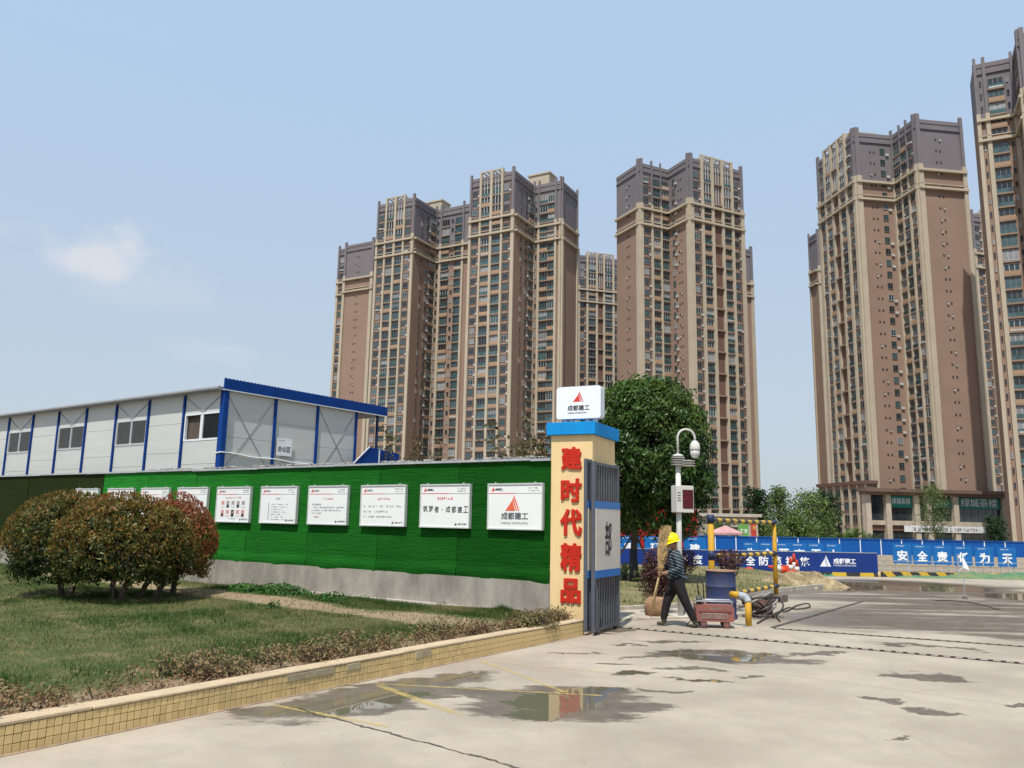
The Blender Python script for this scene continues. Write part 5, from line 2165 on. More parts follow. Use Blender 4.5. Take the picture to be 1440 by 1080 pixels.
def young_tree(label, px, py_top, Y, spread, n, seed):
    rnd = random.Random(seed)
    q = at(px, py_top, Y)
    t = thing('young_tree', label, 'tree', (q.x, Y, -.03), 0, 'young trees behind the turf wall')
    h = q.z
    tr = MB()
    limb(tr, (0, 0, 0), (.03, 0, h * .8), .05, .02, .04)
    pts = []
    for k in range(13):
        z0 = h * rnd.uniform(.38, .75)
        a = rnd.uniform(0, 2 * PI)
        e = (math.cos(a) * spread * rnd.uniform(.4, 1), math.sin(a) * spread * .8, min(h, z0 + rnd.uniform(.4, 1.2)))
        pl = limb(tr, (0.02, 0, z0), e, .014, .005, .06, 6)
        pts += pl[2:]
        for j in range(3):
            b0 = pl[rnd.randint(2, 5)]
            e2 = b0 + Vector((rnd.uniform(-.3, .3), rnd.uniform(-.3, .3), rnd.uniform(.0, .35)))
            limb(tr, b0, e2, .006, .003, .02, 4)
            pts += [e2, b0.lerp(e2, .6)]
    tr.build('trunk', M_bark2, t)
    c = np.array([pts[rnd.randrange(len(pts))] for _ in range(n)]) + RNG.normal(0, .07, (n, 3))
    link('crown', leaf_mesh('crown', c, np.tile([0, 0, 1.], (n, 1)), .125, M_sparse, RNG.uniform(0, 1, n), .5, 1.0), t)


young_tree('thin half-bare young tree beside the blue stair enclosure', 562, 596, 27, .95, 650, 1)
young_tree('thin young tree behind the middle of the turf wall', 603, 606, 29, .9, 330, 2)
young_tree('thin half-bare young tree left of the gate pillar', 722, 580, 21, .7, 560, 3)
young_tree('thin young tree close behind the gate pillar', 757, 578, 21.6, .65, 600, 4)
# ------------------------------------------------------------------ blue hoarding and safety banners across the site
M_hblue = mat('hoarding_blue', (.006, .085, .33), .4, .10, .5)
M_bblue = mat('banner_blue', (.010, .036, .19), .45, .06, .4)
M_sblue = mat('sign_blue', (.010, .13, .40), .4, .08, .7)
M_white = mat('sign_white', (.78, .80, .82), .5, .03, 2)
M_post = mat('steel_post', (.42, .44, .46), .45, .1, 5, metal=.4)
hz = thing('site_hoarding', 'long blue sheet hoarding across the back of the site', 'fence', (0, 0, 0))
a, c = at(860, 753.5, 62), at(1500, 765, 62)
n = 22
sheet = MB()
sw = (c.x - a.x) / n
sheet.box(.02, sw - .02, -.02, .02, 0, 1.95)
for k in range(6):
    sheet.box(.05 + k * sw / 6, .05 + k * sw / 6 + .06, -.035, -.0205, .06, 1.9)
sheet = sheet.mesh('hoarding_sheet', M_hblue)
pmesh = MB().box(-.03, .03, -.05, .03, 0, 1.99).mesh('hoarding_post', M_white)
for k in range(n):
    x = a.x + sw * k
    z = a.z + (c.z - a.z) * k / n
    link('hoarding_sheet', sheet, hz, (x, 62, -1.03), (0, 0, 0))
    link('hoarding_post', pmesh, hz, (x, 62, -1.02))
rail = MB().box(a.x, c.x, 61.9, 61.94, .93, .97)
rail.build('top_rail', M_hblue, hz)

# low concrete wall and hazard plinth in front of the hoarding
lwall = thing('low_site_wall', 'low tan block wall in front of the blue hoarding', 'wall', (0, 0, 0))
M_block = mat('block_tan', (.42, .36, .28), .9, .15, 1.5)
bk = MB().box(.01, .99, -.1, .1, .01, .29).mesh('block', M_block)
for r_ in range(4):
    for k in range(36):
        link('block', bk, lwall, (6 + k + (.5 if r_ % 2 else 0), 48.0, -1.0 + r_ * .3 + .0), (0, 0, 0))
MB().box(6, 42.4, 47.92, 48.08, -1, .2).build('mortar', M_edge, lwall)
M_haz = stripe_mat('hazard_paint', (.55, .36, .03), (.03, .03, .03), .9, 0, .6, 1.0)
hp = MB().box(19, 40, 41.6, 41.75, -1.0, -.42).build('hazard_plinth', M_haz)
tag(hp, 'low yellow and black striped plinth below the safety word boards', 'barrier')
lm_ = MB().box(18, 45, 42.2, 46, -1.0, -.62)
tag(lm_.build('yellow_earth_bank', mat('yellow_earth', (.44, .33, .16), .95, .2, .8, .5, 6)), 'strip of yellow earth behind the striped plinth', 'earth bank')


def word_board(ch, px, Y, zc, label, group, w=.86, h=1.02):
    q = at(px, 770, Y)
    t = thing('word_board', label, 'sign', (q.x, Y, zc), 0, group)
    MB().box(-w / 2, w / 2, -.02, .02, -h / 2, h / 2).build('panel', M_sblue, t)
    text(ch, M_white, t, 0, -.1, -.022, .56, .58, .03, .004, 'lettering')
    text_lines(t, -.34, .1, h / 2 - .14, -.0205, .06, M_white, 1, 'small_print')
    lg = MB()
    for sg in (-1, 1):
        lg.bar((sg * w * .36, .04, -h / 2 - .0), (sg * w * .36, .04, -1.0 - zc), .05)
    lg.build('leg', M_post, t)
    return t


ORD = ('first', 'second', 'third', 'fourth', 'fifth', 'sixth')
for ch, px, od in zip('生命至高无上', (1056, 1079, 1102, 1124, 1147, 1172), ORD):
    word_board(ch, px, 45, .36, '%s blue word board from the left in the row above the dark banner' % od, 'blue word boards')
for ch, px, od in zip('安全责任为天', (1268, 1296, 1324, 1353, 1383, 1415), ORD):
    word_board(ch, px, 45, .40 - (px - 1268) * .0006, '%s blue word board from the left in the row behind the green netting' % od, 'blue word boards', 1.02, 1.05)
for ch, px, od in zip('质理建', (884, 922, 977), ('blue word board glimpsed left of the round tree trunk', 'blue word board glimpsed between the tree trunk and the worker', 'blue word board just right of the white monitoring pole')):
    word_board(ch, px, 44, .55, od, 'blue word boards', 1.2, 1.1)
gr = MB()
for z in (.02, -.38):
    gr.bar((17.5, 44.3, z), (30, 44.3, z), .035)
for k in range(10):
    gr.bar((17.6 + k * 1.36, 44.3, -1), (17.6 + k * 1.36, 44.3, .45 if k % 2 else .05), .05)
tag(gr.build('guard_rail', M_post), 'thin grey guard rail in front of the right-hand word boards', 'railing')

bn = thing('safety_banner', 'long dark blue banner wall with white characters and peak emblem', 'banner', (0, 37, 0))
x0, x1 = at(858, 790, 37).x, at(1233.5, 790, 37).x
MB().box(x0, x1, -.05, .05, -.24, .62).build('panel', M_bblue, bn)
MB().box(x0, x1 - .05, -.12, .06, -.56, -.245).build('striped_plinth', stripe_mat('banner_hazard', (.60, .42, .03), (.03, .03, .03), 1.25, 0, .6), bn)
MB().box(x0, x1, -.06, .06, .622, .65).build('top_edge', M_post, bn)
for ch, px in (('制', 960), ('度', 981), ('安', 1036), ('全', 1055), ('防', 1073.5), ('范', 1092), ('措', 1111), ('施', 1131)):
    q = at(px, 790, 37)
    text(ch, M_white, bn, q.x, .20, -.053, .42, .43, .026, .004)
qx = at(1160, 790, 37).x
for k, poly in enumerate(([(-.5, -.38), (.05, -.38), (-.06, .30)], [(.1, -.38), (.2, -.38), (.0, .48), (-.03, .36)], [(.26, -.38), (.5, -.38), (.07, .6), (.03, .5)])):
    MB().slab([(qx + p * .5, .19 + z * .5) for p, z in poly], -.056, -.0505).build('emblem', M_white, bn)
text('成都建工', M_white, bn, at(1187, 790, 37).x, .25, -.053, .25, 1.02, .03, .004)
text('CHENGDU CONSTRUCTION', M_white, bn, at(1187, 790, 37).x, .06, -.053, .07, 1.02)

# red festive backdrop behind the tree
rb_ = thing('red_backdrop', 'red cloth backdrop with white lettering behind the round tree', 'backdrop', (0, 52, 0))
M_redcloth = mat('red_cloth', (.36, .014, .012), .7, .25, .5)
xl, xr = at(850, 730, 52).x, at(980, 730, 52).x
g = MB()
nx = 60
for i in range(nx + 1):
    x = xl + (xr - xl) * i / nx
    wv = .12 * math.sin(i * 1.25) + .06 * math.sin(i * 2.7)
    tp = 3.0 + .25 * math.sin(i * .35) - (.5 if i > 52 else 0)
    g.v += [(x, wv - .1, -1), (x, wv * .7, 1.2), (x, -.15 + wv * .3, tp), (x, .1, -1), (x, .1, tp)]
for i in range(nx):
    o = i * 5
    g.f += [(o, o + 5, o + 6, o + 1), (o + 1, o + 6, o + 7, o + 2), (o + 3, o + 4, o + 9, o + 8), (o + 2, o + 7, o + 9, o + 4)]
    g.mi += [0] * 4
g.build('cloth', M_redcloth, rb_)
text_lines(rb_, at(933, 730, 52).x, at(953, 730, 52).x, 1.15, -.3, .36, M_white, 1)
text_lines(rb_, at(942, 730, 52).x, at(950, 730, 52).x, 1.75, -.3, .3, M_white, 1)
for k in range(3):
    MB().bar((xl + (xr - xl) * k / 2, .2, -1), (xl + (xr - xl) * k / 2, .2, 2.9), .08).build('support_post', M_post, rb_)

# small shops and parasol beyond the hoarding
shop = thing('roadside_shop', 'low cream roadside shop with green and red signs beyond the hoarding', 'building', (0, 80, -1))
xa, xb = at(985, 745, 80).x, at(1066, 745, 80).x
MB().box(xa, xb, 0, 6, 0, 3.6).build('wall', M_stone, shop)
MB().box(xa - .3, xb + .3, -.4, 6.2, 3.601, 3.9).build('roof', M_edge, shop)
MB().box(at(1005, 745, 80).x, at(1021, 745, 80).x, -.08, -.01, 2.0, 3.1).build('white_sign', M_signwhite, shop)
MB().box(at(1038, 745, 80).x, at(1052, 745, 80).x, -.08, -.01, 1.7, 2.9).build('green_sign', mat('shop_green', (.13, .32, .07), .5, .06, 1), shop)
text_lines(shop, at(1041, 745, 80).x, at(1050, 745, 80).x, 2.1, -.085, .35, M_white, 1)
MB().box(at(1026, 745, 80).x, at(1037.5, 745, 80).x, -.06, -.01, 0, 2.6).build('shopfront', M_shopglass, shop)
MB().box(at(1056, 745, 80).x, at(1063, 745, 80).x, -.1, -.01, 1.2, 3.3).build('red_sign', mat('shop_red', (.45, .05, .03), .5, .1, 1), shop)
text_lines(shop, at(1058, 745, 80).x, at(1062, 745, 80).x, 2.4, -.105, .4, mat('sign_gold', (.6, .4, .1), .5, .1, 1), 1)
um = thing('parasol', 'pale pink parasol behind the hoarding by the roadside shop', 'parasol', (at(1020, 745, 70).x, 70, -1.0))
g = MB()
for k in range(8):
    t0, t1 = k * PI / 4, (k + 1) * PI / 4
    g.add([(0, 0, 2.75), (1.6 * math.cos(t0), 1.6 * math.sin(t0), 2.12), (1.6 * math.cos(t1), 1.6 * math.sin(t1), 2.12), (1.6 * math.cos(t0), 1.6 * math.sin(t0), 1.95), (1.6 * math.cos(t1), 1.6 * math.sin(t1), 1.95)],
          [(0, 1, 2), (1, 3, 4, 2)])
g.build('canopy', mat('parasol_pink', (.48, .27, .26), .8, .15, 1.2), um)
MB().tube([(0, 0, 0), (0, 0, 2.7)], .03, 6).build('pole', M_post, um)

# netting heap, straw mound, cones, flag
def heap(name, label, cat, c, L, W, H, m, seed, rz=0.0, nx=70, ny=14, rough=1.0, kind=None):
    rnd = np.random.default_rng(seed)
    g = MB()
    ph = rnd.uniform(0, 6, 8)
    for i in range(nx + 1):
        for j in range(ny + 1):
            u, v = i / nx, j / ny
            e = math.sin(PI * v) ** .7 * min(1, u * 9, (1 - u) * 9)
            f = .55 + .22 * math.sin(u * 23 + ph[0] + v * 3) + .16 * math.sin(u * 51 + ph[1] - v * 5) + .12 * rnd.normal() * rough
            g.v.append(((u - .5) * L, (v - .5) * W * (1 + .15 * math.sin(u * 17 + ph[2])), max(0, H * e * f) - .02))
    for i in range(nx):
        for j in range(ny):
            a_ = i * (ny + 1) + j
            g.f.append((a_, a_ + ny + 1, a_ + ny + 2, a_ + 1))
            g.mi.append(0)
    return tag(g.build(name, m, None, c, (0, 0, rz)), label, cat, kind=kind)


M_net = mat('dust_netting', (.03, .15, .085), .85, .2, 2.6, .6, 20, hue=(.19, .20, .09))
heap('netting_heap', 'long crumpled green dust netting beyond the wash bay', 'netting', (23.4, 31.3, -.10), 18.6, 1.3, .36, M_net, 3, .02, 150, 12, .35)
heap('netting_scrap', 'short scrap of green netting at the foot of the dark banner', 'netting', (11.2, 30.2, -.05), 2.0, .6, .14, M_net, 4, .1, 40, 8)
heap('straw_mound', 'mound of straw and soil beside the wash bay', 'mound', tuple(gnd(1124, 822, 0)), 1.9, 2.4, .46, mat('straw_soil', (.34, .265, .155), .95, .25, 5, .8, 30), 5, .3, 34, 26, .18)
M_cone = mat('cone_red', (.60, .07, .03), .5, .1, 3)
M_conew = mat('cone_white', (.70, .62, .58), .5, .1, 3)


def cone(label, c, s=1.0, rot=(0, 0, 0)):
    t = thing('traffic_cone', label, 'traffic cone', c, 0, 'cones heaped by the dark banner')
    t.rotation_euler = rot
    MB().cbox(-.19 * s, .19 * s, -.19 * s, .19 * s, 0, .04 * s, .008).build('base', M_cone, t)
    MB().lathe([(.14 * s, .04 * s), (.115 * s, .22 * s)], 14).build('lower_cone', M_cone, t, smooth=True)
    MB().lathe([(.115 * s, .221 * s), (.085 * s, .42 * s)], 14).build('white_sleeve', M_conew, t, smooth=True)
    MB().lathe([(.085 * s, .421 * s), (.04 * s, .70 * s), (.03 * s, .72 * s)], 14).build('tip', M_cone, t, smooth=True)


cq = [at(1112, 800, 33), at(1121, 800, 32.5), at(1104, 800, 32.8), at(1117, 800, 34)]
zg = terrain(0, 33) + .0
cone('upright traffic cone in the middle of the heap', (cq[0].x, cq[0].y, zg), 1.0)
cone('upright traffic cone at the right of the heap', (cq[1].x, cq[1].y, zg), .9)
cone('traffic cone lying on its side at the left of the heap', (cq[2].x, cq[2].y, zg + .2), 1.1, (0, R(-78), .3))
cone('tallest traffic cone at the back of the heap', (cq[3].x, cq[3].y, zg), 1.15)
q = at(1054, 801, 33)
tag(MB().lathe([(.05, 0), (.2, .02), (.22, .14), (.16, .26), (.05, .3)], 14).build('red_lantern', M_cone, None, (q.x, q.y, zg), smooth=True), 'small red warning lantern on the grass before the dark banner', 'lantern')
q = gnd(1357, 842)
fl = thing('marker_flag', 'thin pole with a small white pennant standing in the wash bay', 'flag', tuple(q))
fl.scale = (.62, .62, .80)
MB().tube([(0, 0, 0), (.01, 0, 1.05)], .014, 6).build('pole', M_post, fl)
MB().lathe([(.12, 0), (.10, .05), (.04, .08)], 10).build('foot', M_crack, fl)
g = MB()
g.add([(0, 0, 1.42), (.02, .0, .98), (.26, -.05, .90), (.16, -.02, 1.12), (-.02, 0, 1.0), (-.20, .03, .84), (0, 0.01, 1.41), (.02, .012, .98), (.26, -.04, .90), (.16, -.01, 1.12)],
      [(0, 1, 3), (1, 2, 3), (6, 9, 7), (7, 9, 8), (4, 5, 1)])
g.build('pennant', M_white, fl)
MB().tube([(.01, 0, 1.0), (.0, 0, 1.42)], .006, 5).build('pennant_rod', M_post, fl)
q = gnd(1405, 858)
hp_ = [(q.x, q.y, .02)]
for k in range(14):
    u = k / 13
    hp_.append((q.x - .05 - .55 * u * u, q.y + 3.2 * u, .02 + .05 * math.sin(u * 5)))
M_hose = mat('black_hose', (.055, .048, .042), .6, .15, 9)
tag(MB().tube(hp_, .012, 6).build('thin_hose', M_hose, smooth=True), 'thin dark hose curving over the pale slab at the far right', 'hose')

# ------------------------------------------------------------------ monitoring pole with camera and LED board
M_polew = mat('pole_white', (.55, .54, .50), .45, .05, 3)
pq = gnd(957, 868)
pol = thing('monitor_pole', 'white pole with dome camera, ringed sensor and LED board', 'pole', tuple(pq))
MB().tube([(0, 0, .0), (0, 0, 2.92)], .052, 14).build('post', M_polew, pol, smooth=True)
MB().cbox(-.14, .14, -.14, .14, 0, .03, .005).build('base_plate', M_polew, pol)
sh = MB()
for cx_, cy_, n, z0 in ((0, 0, 4, 2.90), (.19, -.05, 3, 2.88)):
    for k in range(n):
        z = z0 + k * .045
        sh.lathe([(.05, z), (.135, z + .006), (.14, z + .02), (.06, z + .032)], 18, (cx_, cy_, 0))
sh.build('louvre_ring', M_polew, pol, smooth=False)
MB().lathe([(.12, 3.075), (.09, 3.11), (.03, 3.13)], 16).build('cap', M_polew, pol, smooth=True)
arc = [(0, 0, 3.1), (0, 0, 3.45)] + [(.17 - .17 * math.cos(a), 0, 3.45 + .17 * math.sin(a)) for a in [PI * k / 10 for k in range(1, 11)]] + [(.34, 0, 3.38)]
MB().tube(arc, .022, 9).build('gooseneck', M_polew, pol, smooth=True)
MB().lathe([(.02, 3.40), (.05, 3.385), (.092, 3.33), (.10, 3.24), (.10, 3.20)], 20, (.34, 0, 0)).build('camera_housing', M_polew, pol, smooth=True)
MB().lathe([(.095, 3.199), (.09, 3.12), (.06, 3.065), (.01, 3.045)], 20, (.34, 0, 0)).build('camera_dome', mat('dome_grey', (.50, .50, .49), .2, .05, 3), pol, smooth=True)
lb = link('led_board', None, pol, (0, 0, 0), (0, 0, R(18)))
MB().cbox(-.11, .27, -.12, .10, 1.98, 2.50, .008).build('cabinet', M_polew, lb)
MB().box(.02, .25, -.128, -.1215, 2.06, 2.42).build('screen', mat('led_screen', (.085, .012, .016), .35, .3, 12), lb)
vt = MB()
for k in range(4):
    vt.box(-.09, -.02, -.1235, -.1205, 2.2 + k * .05, 2.215 + k * .05)
vt.build('vent_slot', M_ink, lb)
ld = MB()
for r_ in range(5):
    for k in range(4):
        ld.box(.045 + k * .048, .075 + k * .048, -.1295, -.1285, 2.10 + r_ * .062, 2.118 + r_ * .062)
ld.build('led_row', mat('led_red', (.16, .02, .02), .4, .2, 9), lb)

# ------------------------------------------------------------------ yellow and black pipe frame
M_yel = mat('post_yellow', (.54, .30, .01), .6, .12, 3, .1, 20, hue=(.40, .22, .03))
M_pipe = stripe_mat('pipe_paint', (.60, .38, .03), (.055, .052, .05), .42, 0, .5)
M_dkblue = mat('cap_navy', (.025, .035, .09), .5, .15, 5)
A_, B_ = Vector((4.1, 16.5, 0)), gnd(1092, 846)
dv = B_ - A_
fm = thing('pipe_frame', 'yellow posts joined by yellow and black banded pipes beside the drum', 'railing', tuple(A_), math.atan2(dv.y, dv.x))
LL = dv.length
MB().tube([(0, 0, 0), (0, 0, 1.80)], .062, 14).build('post', M_yel, fm, smooth=True)
MB().tube([(0, 0, 1.795), (0, 0, 1.96)], .075, 14).build('post_cap', M_dkblue, fm, smooth=True)
MB().tube([(0, 0, 1.06), (0, 0, 1.24)], .07, 14).build('coupler', M_dkblue, fm, smooth=True)
MB().tube([(LL, 0, .12), (LL, 0, 1.86)], .052, 14).build('post', M_yel, fm, smooth=True)
MB().cbox(LL - .22, LL + .22, -.2, .2, 0, .17, .01).build('footing_block', mat('footing_dark', (.16, .13, .11), .9, .2, 4), fm)
for za, zb_ in ((1.86, 1.84), (1.14, 1.12), (.34, .36)):
    pp = MB()
    N_ = 30
    path, rad = [], []
    for k in range(N_ + 1):
        u = k / N_
        path.append((u * LL, 0, za + (zb_ - za) * u - .012 * math.sin(PI * u)))
        rad.append(.042 + (.008 if k % 5 == 0 else 0))
    pp.tube(path, rad, 10)
    pp.build('banded_pipe', M_pipe, fm, smooth=True)
for za in (1.84, 1.12, .36):
    MB().tube([(LL - .08, 0, za), (LL + .08, 0, za)], .06, 10).build('clamp', M_dkblue, fm, smooth=True)

# ------------------------------------------------------------------ blue drum, washer, standpipe, hose coil
M_drum = mat('drum_blue', (.022, .042, .135), .55, .2, 4, .15, 8, hue=(.06, .062, .09))
dr = thing('blue_drum', 'dented blue steel drum behind the red washer', 'drum', (4.08, 15.75, 0))
pr = [(.27, 0), (.29, .01), (.29, .03), (.28, .045), (.28, .28), (.287, .30), (.295, .315), (.287, .33), (.28, .35), (.28, .57), (.287, .585), (.295, .60), (.287, .615), (.28, .63), (.28, .86), (.29, .875), (.295, .89), (.275, .895), (.27, .87), (.27, .75)]
MB().lathe(pr, 30).build('shell', M_drum, dr, smooth=True)
MB().lathe([(.2955, .878), (.298, .89), (.294, .902), (.285, .9)], 30).build('rim', mat('drum_rim', (.30, .18, .12), .7, .2, 5), dr, smooth=True)
wq = gnd(1004, 882)
wa = thing('pressure_washer', 'red wheeled pressure washer in front of the blue drum', 'machine', tuple(wq), R(-4))
wa.scale = (.82, .82, .84)
M_wred = mat('washer_red', (.27, .085, .068), .65, .2, 4, .2, 20, hue=(.19, .095, .08))
M_wgrey = mat('washer_grey', (.30, .25, .23), .6, .2, 5)
g = MB()
g.slab([(-.37, .13), (.37, .13), (.395, .17), (.395, .40), (.36, .455), (-.36, .455), (-.395, .40), (-.395, .17)], -.2, .2)
g.build('housing', M_wred, wa)
MB().cbox(-.28, .25, -.212, -.2005, .185, .30, .004).build('grille_plate', M_wgrey, wa)
for k in range(4):
    MB().box(-.27, .24, -.2155, -.2125, .20 + k * .024, .21 + k * .024).build('grille_slot', M_wred, wa)
MB().cbox(-.34, .34, -.2145, -.2005, .315, .345, .003).build('trim_strip', mat('washer_dark_red', (.20, .05, .04), .6, .15, 5), wa)
text_lines(wa, -.10, .14, .365, -.2015, .045, M_wgrey, 1, 'maker_print')
hd = MB()
hd.tube([(-.40, .1, .2), (-.40, .1, .50), (-.36, .1, .545), (.36, .1, .545), (.40, .1, .50), (.40, .1, .2)], .016, 8)
hd.tube([(-.38, -.12, .46), (-.38, -.12, .53), (.38, -.12, .53), (.38, -.12, .46)], .014, 8)
hd.build('handle_bar', M_post, wa, smooth=True)
for sx_ in (-.24, .24):
    for sy_ in (-.16, .16):
        w_ = MB()
        w_.tube([(sx_, sy_ - .03, .075), (sx_, sy_ + .03, .075)], .075, 16)
        w_ = w_.build('wheel', mat('washer_tyre', (.12, .075, .065), .7, .2, 6), wa, smooth=False)
        MB().tube([(sx_, sy_ - .036, .075), (sx_, sy_ - .03, .075)], .035, 12).build('hub', M_wred, w_)
MB().tube([(-.30, 0, .46), (-.30, 0, .62)], .07, 12).build('motor', mat('motor_dark', (.07, .075, .07), .5, .2, 5), wa, smooth=True)
hose1 = [(-.30, 0, .62), (-.34, -.02, .9), (-.28, 0, 1.08), (-.2, .02, .85), (-.18, .1, .5), (-.36, .15, .2), (-.55, .1, .03), (-.5, -.1, .02), (-.2, -.28, .02)]
MB().tube(hose1, .014, 7).build('hose', M_hose, wa, smooth=True)
sp_ = thing('standpipe', 'short yellow standpipe with a grey elbow feeding the drum', 'pipe', tuple(gnd(1053, 882)))
MB().tube([(0, 0, 0), (0, 0, .43)], .055, 16).build('riser', M_yel, sp_, smooth=True)
MB().lathe([(.1, 0), (.1, .015), (.065, .02)], 16).build('flange', M_post, sp_)
el = [(0, 0, .42)] + [(-.10 + .10 * math.cos(a), .04 * math.sin(a), .42 + .11 * math.sin(a)) for a in [PI / 2 * k / 6 for k in range(1, 7)]] + [(-.14, .06, .535)]
MB().tube(el, .064, 14).build('elbow', mat('elbow_grey', (.36, .40, .42), .45, .1, 5), sp_, smooth=True)
MB().tube([(-.141, .06, .535), (-.24, .2, .54)], .057, 14).build('branch_pipe', M_yel, sp_, smooth=True)
# hoses coiled behind the standpipe
hc = thing('hose_coil', 'heap of dark coiled hoses and a motor behind the standpipe', 'hose', tuple(gnd(1066, 868)))
for i in range(9):
    g = MB()
    r0 = random.uniform(.2, .42)
    tl = Vector((random.uniform(-.7, .7), random.uniform(-.5, .3), 1)).normalized()
    ax = tl.orthogonal().normalized()
    ay = tl.cross(ax)
    zc = r0 * math.sqrt(max(0, 1 - tl.z ** 2)) + .03 + i * .02
    cc = Vector((random.uniform(-.12, .2), random.uniform(-.1, .2), zc))
    pts = [cc + ax * (r0 * math.cos(k * PI / 9)) + ay * (r0 * .8 * math.sin(k * PI / 9)) for k in range(18)]
    g.tube(pts + pts[:2], random.choice((.014, .018, .022)), 7)
    g.build('hose_loop', M_hose if i % 3 else mat('hose_grey', (.30, .28, .25), .6, .15, 6), hc, smooth=True)
MB().tube([(-.05, .1, .16), (.28, .12, .16)], .15, 16).build('pump_body', mat('pump_rust', (.11, .055, .045), .7, .25, 6), hc, smooth=True)
MB().box(-.1, .32, -.02, .24, 0, .03).build('pump_foot', mat('pump_rust', (.11, .055, .045)), hc)
q0 = gnd(1082, 872)
pth = [gnd(1065, 878), gnd(1082, 868), gnd(1094, 862), gnd(1106, 861), gnd(1120, 853), gnd(1136, 850), gnd(1138, 855), gnd(1120, 858), gnd(1108, 856), gnd(1092, 866), gnd(1098, 876)]
sm_ = []
for i in range(len(pth) - 1):
    p0, p1, p2, p3 = pth[max(i - 1, 0)], pth[i], pth[i + 1], pth[min(i + 2, len(pth) - 1)]
    for k in range(6):
        t_ = k / 6
        sm_.append(.5 * ((2 * p1) + (p2 - p0) * t_ + (2 * p0 - 5 * p1 + 4 * p2 - p3) * t_ ** 2 + (3 * p1 - p0 - 3 * p2 + p3) * t_ ** 3) + Vector((0, 0, .022)))
tag(MB().tube(sm_, .014, 8).build('ground_hose', M_hose, smooth=True), 'black hose snaking over the concrete by the wash bay', 'hose')
# grit, pebbles and bits of leaf lying on the concrete
gt2 = MB()
for k in range(240):
    x, y = random.uniform(-4, 9), random.uniform(4.5, 14)
    if (Vector((x, y, 0)) - KA).dot(KN) < .08:
        continue
    r = random.uniform(.003, .009) * (1.8 if random.random() < .06 else 1)
    a = random.uniform(0, 6)
    v = [(x + r * math.cos(a + q * 2.1) * random.uniform(.7, 1.3), y + r * math.sin(a + q * 2.1) * random.uniform(.7, 1.3), .001) for q in range(3)]
    gt2.add(v + [(x, y, r * .8)], [(0, 1, 3), (1, 2, 3), (2, 0, 3), (0, 2, 1)])
tag(gt2.build('road_grit', mat('grit', (.24, .20, .16), .95, .3, 9)), 'grit and pebbles scattered over the concrete forecourt', 'grit', kind='stuff')
# paving strip behind the gate
pv = link('gate_pavement', None)
tag(pv, kind='structure')
M_pave = mat('paving_slab', (.44, .385, .31), .9, .15, 3, .3, 20)
o_ = Vector((1.75, 14.95, 0))
d_ = Vector((.93, .37, 0)).normalized()
s_ = Vector((-d_.y, d_.x, 0))
for i in range(4):
    for j in range(2):
        c0_ = o_ + d_ * (i * .76) + s_ * (j * .72)
        pts = [c0_ + d_ * .01 + s_ * .01, c0_ + d_ * .75 + s_ * .01, c0_ + d_ * .75 + s_ * .71, c0_ + d_ * .01 + s_ * .71]
        MB().prism([(p.x, p.y) for p in pts], .001, .028 + random.uniform(-.004, .004)).build('paving_slab', M_pave, pv)
# ------------------------------------------------------------------ worker carrying a bamboo broom
wk = thing('person', 'worker in yellow hard hat and striped dark shirt carrying a bamboo broom', 'person', tuple(gnd(950, 881.5)))
wk.scale = (.95, .95, .945)
M_skin = mat('skin', (.30, .17, .11), .6, .08, 9)
M_shirt = stripe_mat('striped_shirt', (.010, .018, .030), (.22, .31, .33), .055, 2, .85, .35, .84)
M_trou = mat('dark_trousers', (.018, .016, .018), .85, .2, 7, .4, 20)
M_boot = mat('work_boot', (.07, .065, .045), .7, .25, 9)


def skinned(verts, edges, root=0, sub=2):
    me = bpy.data.meshes.new('figure')
    me.from_pydata([v[:3] for v in verts], edges, [])
    o = bpy.data.objects.new('figure', me)
    COL.objects.link(o)
    sk = o.modifiers.new('skin', 'SKIN')
    sk.use_smooth_shade = True
    for i, v in enumerate(verts):
        r = v[3]
        me.skin_vertices[0].data[i].radius = r if isinstance(r, tuple) else (r, r)
        me.skin_vertices[0].data[i].use_root = (i == root)
    o.modifiers.new('sub', 'SUBSURF').levels = sub
    dg = bpy.context.evaluated_depsgraph_get()
    out = bpy.data.meshes.new_from_object(o.evaluated_get(dg))
    bpy.data.objects.remove(o)
    return out


V = [(.05, 0, .83, (.165, .15)),      # 0 pelvis
     (.04, 0, 1.00, (.165, .15)),     # 1 waist
     (.015, 0, 1.18, (.185, .155)),    # 2 chest
     (.0, 0, 1.315, (.12, .10)),       # 3 collar
     (-.02, 0, 1.40, .055),            # 4 neck
     (-.045, 0, 1.475, (.078, .085)),  # 5 jaw
     (-.05, 0, 1.555, (.085, .095)),   # 6 skull
     (.045, -.10, .76, .118),          # 7 near hip
     (.17, -.10, .45, .088),           # 8 near knee
     (.325, -.10, .125, .064),         # 9 near ankle
     (.03, .10, .76, .118),            # 10 far hip
     (-.125, .10, .47, .088),          # 11 far knee
     (-.20, .10, .12, .064),           # 12 far ankle
     (.0, -.185, 1.275, .078),         # 13 near shoulder
     (.045, -.235, 1.045, .064),       # 14 near elbow
     (-.20, -.15, .965, .034),         # 15 near wrist
     (-.0, .185, 1.275, .078),         # 16 far shoulder
     (-.02, .235, 1.06, .064),         # 17 far elbow
     (-.21, .07, 1.03, .034),          # 18 far wrist
     (-.265, -.115, .955, (.036, .026)),  # 19 near palm
     (-.27, .02, 1.035, (.036, .026)),    # 20 far palm
     (-.142, 0, 1.515, .016),          # 21 nose
     (.345, -.10, .055, .042), (.25, -.105, .035, .034),    # 22,23 near heel, toe
     (-.185, .10, .05, .042), (-.33, .10, .045, .036),      # 24,25 far heel, toe
     (-.035, -.098, 1.52, .017), (-.035, .098, 1.52, .017)]  # ears
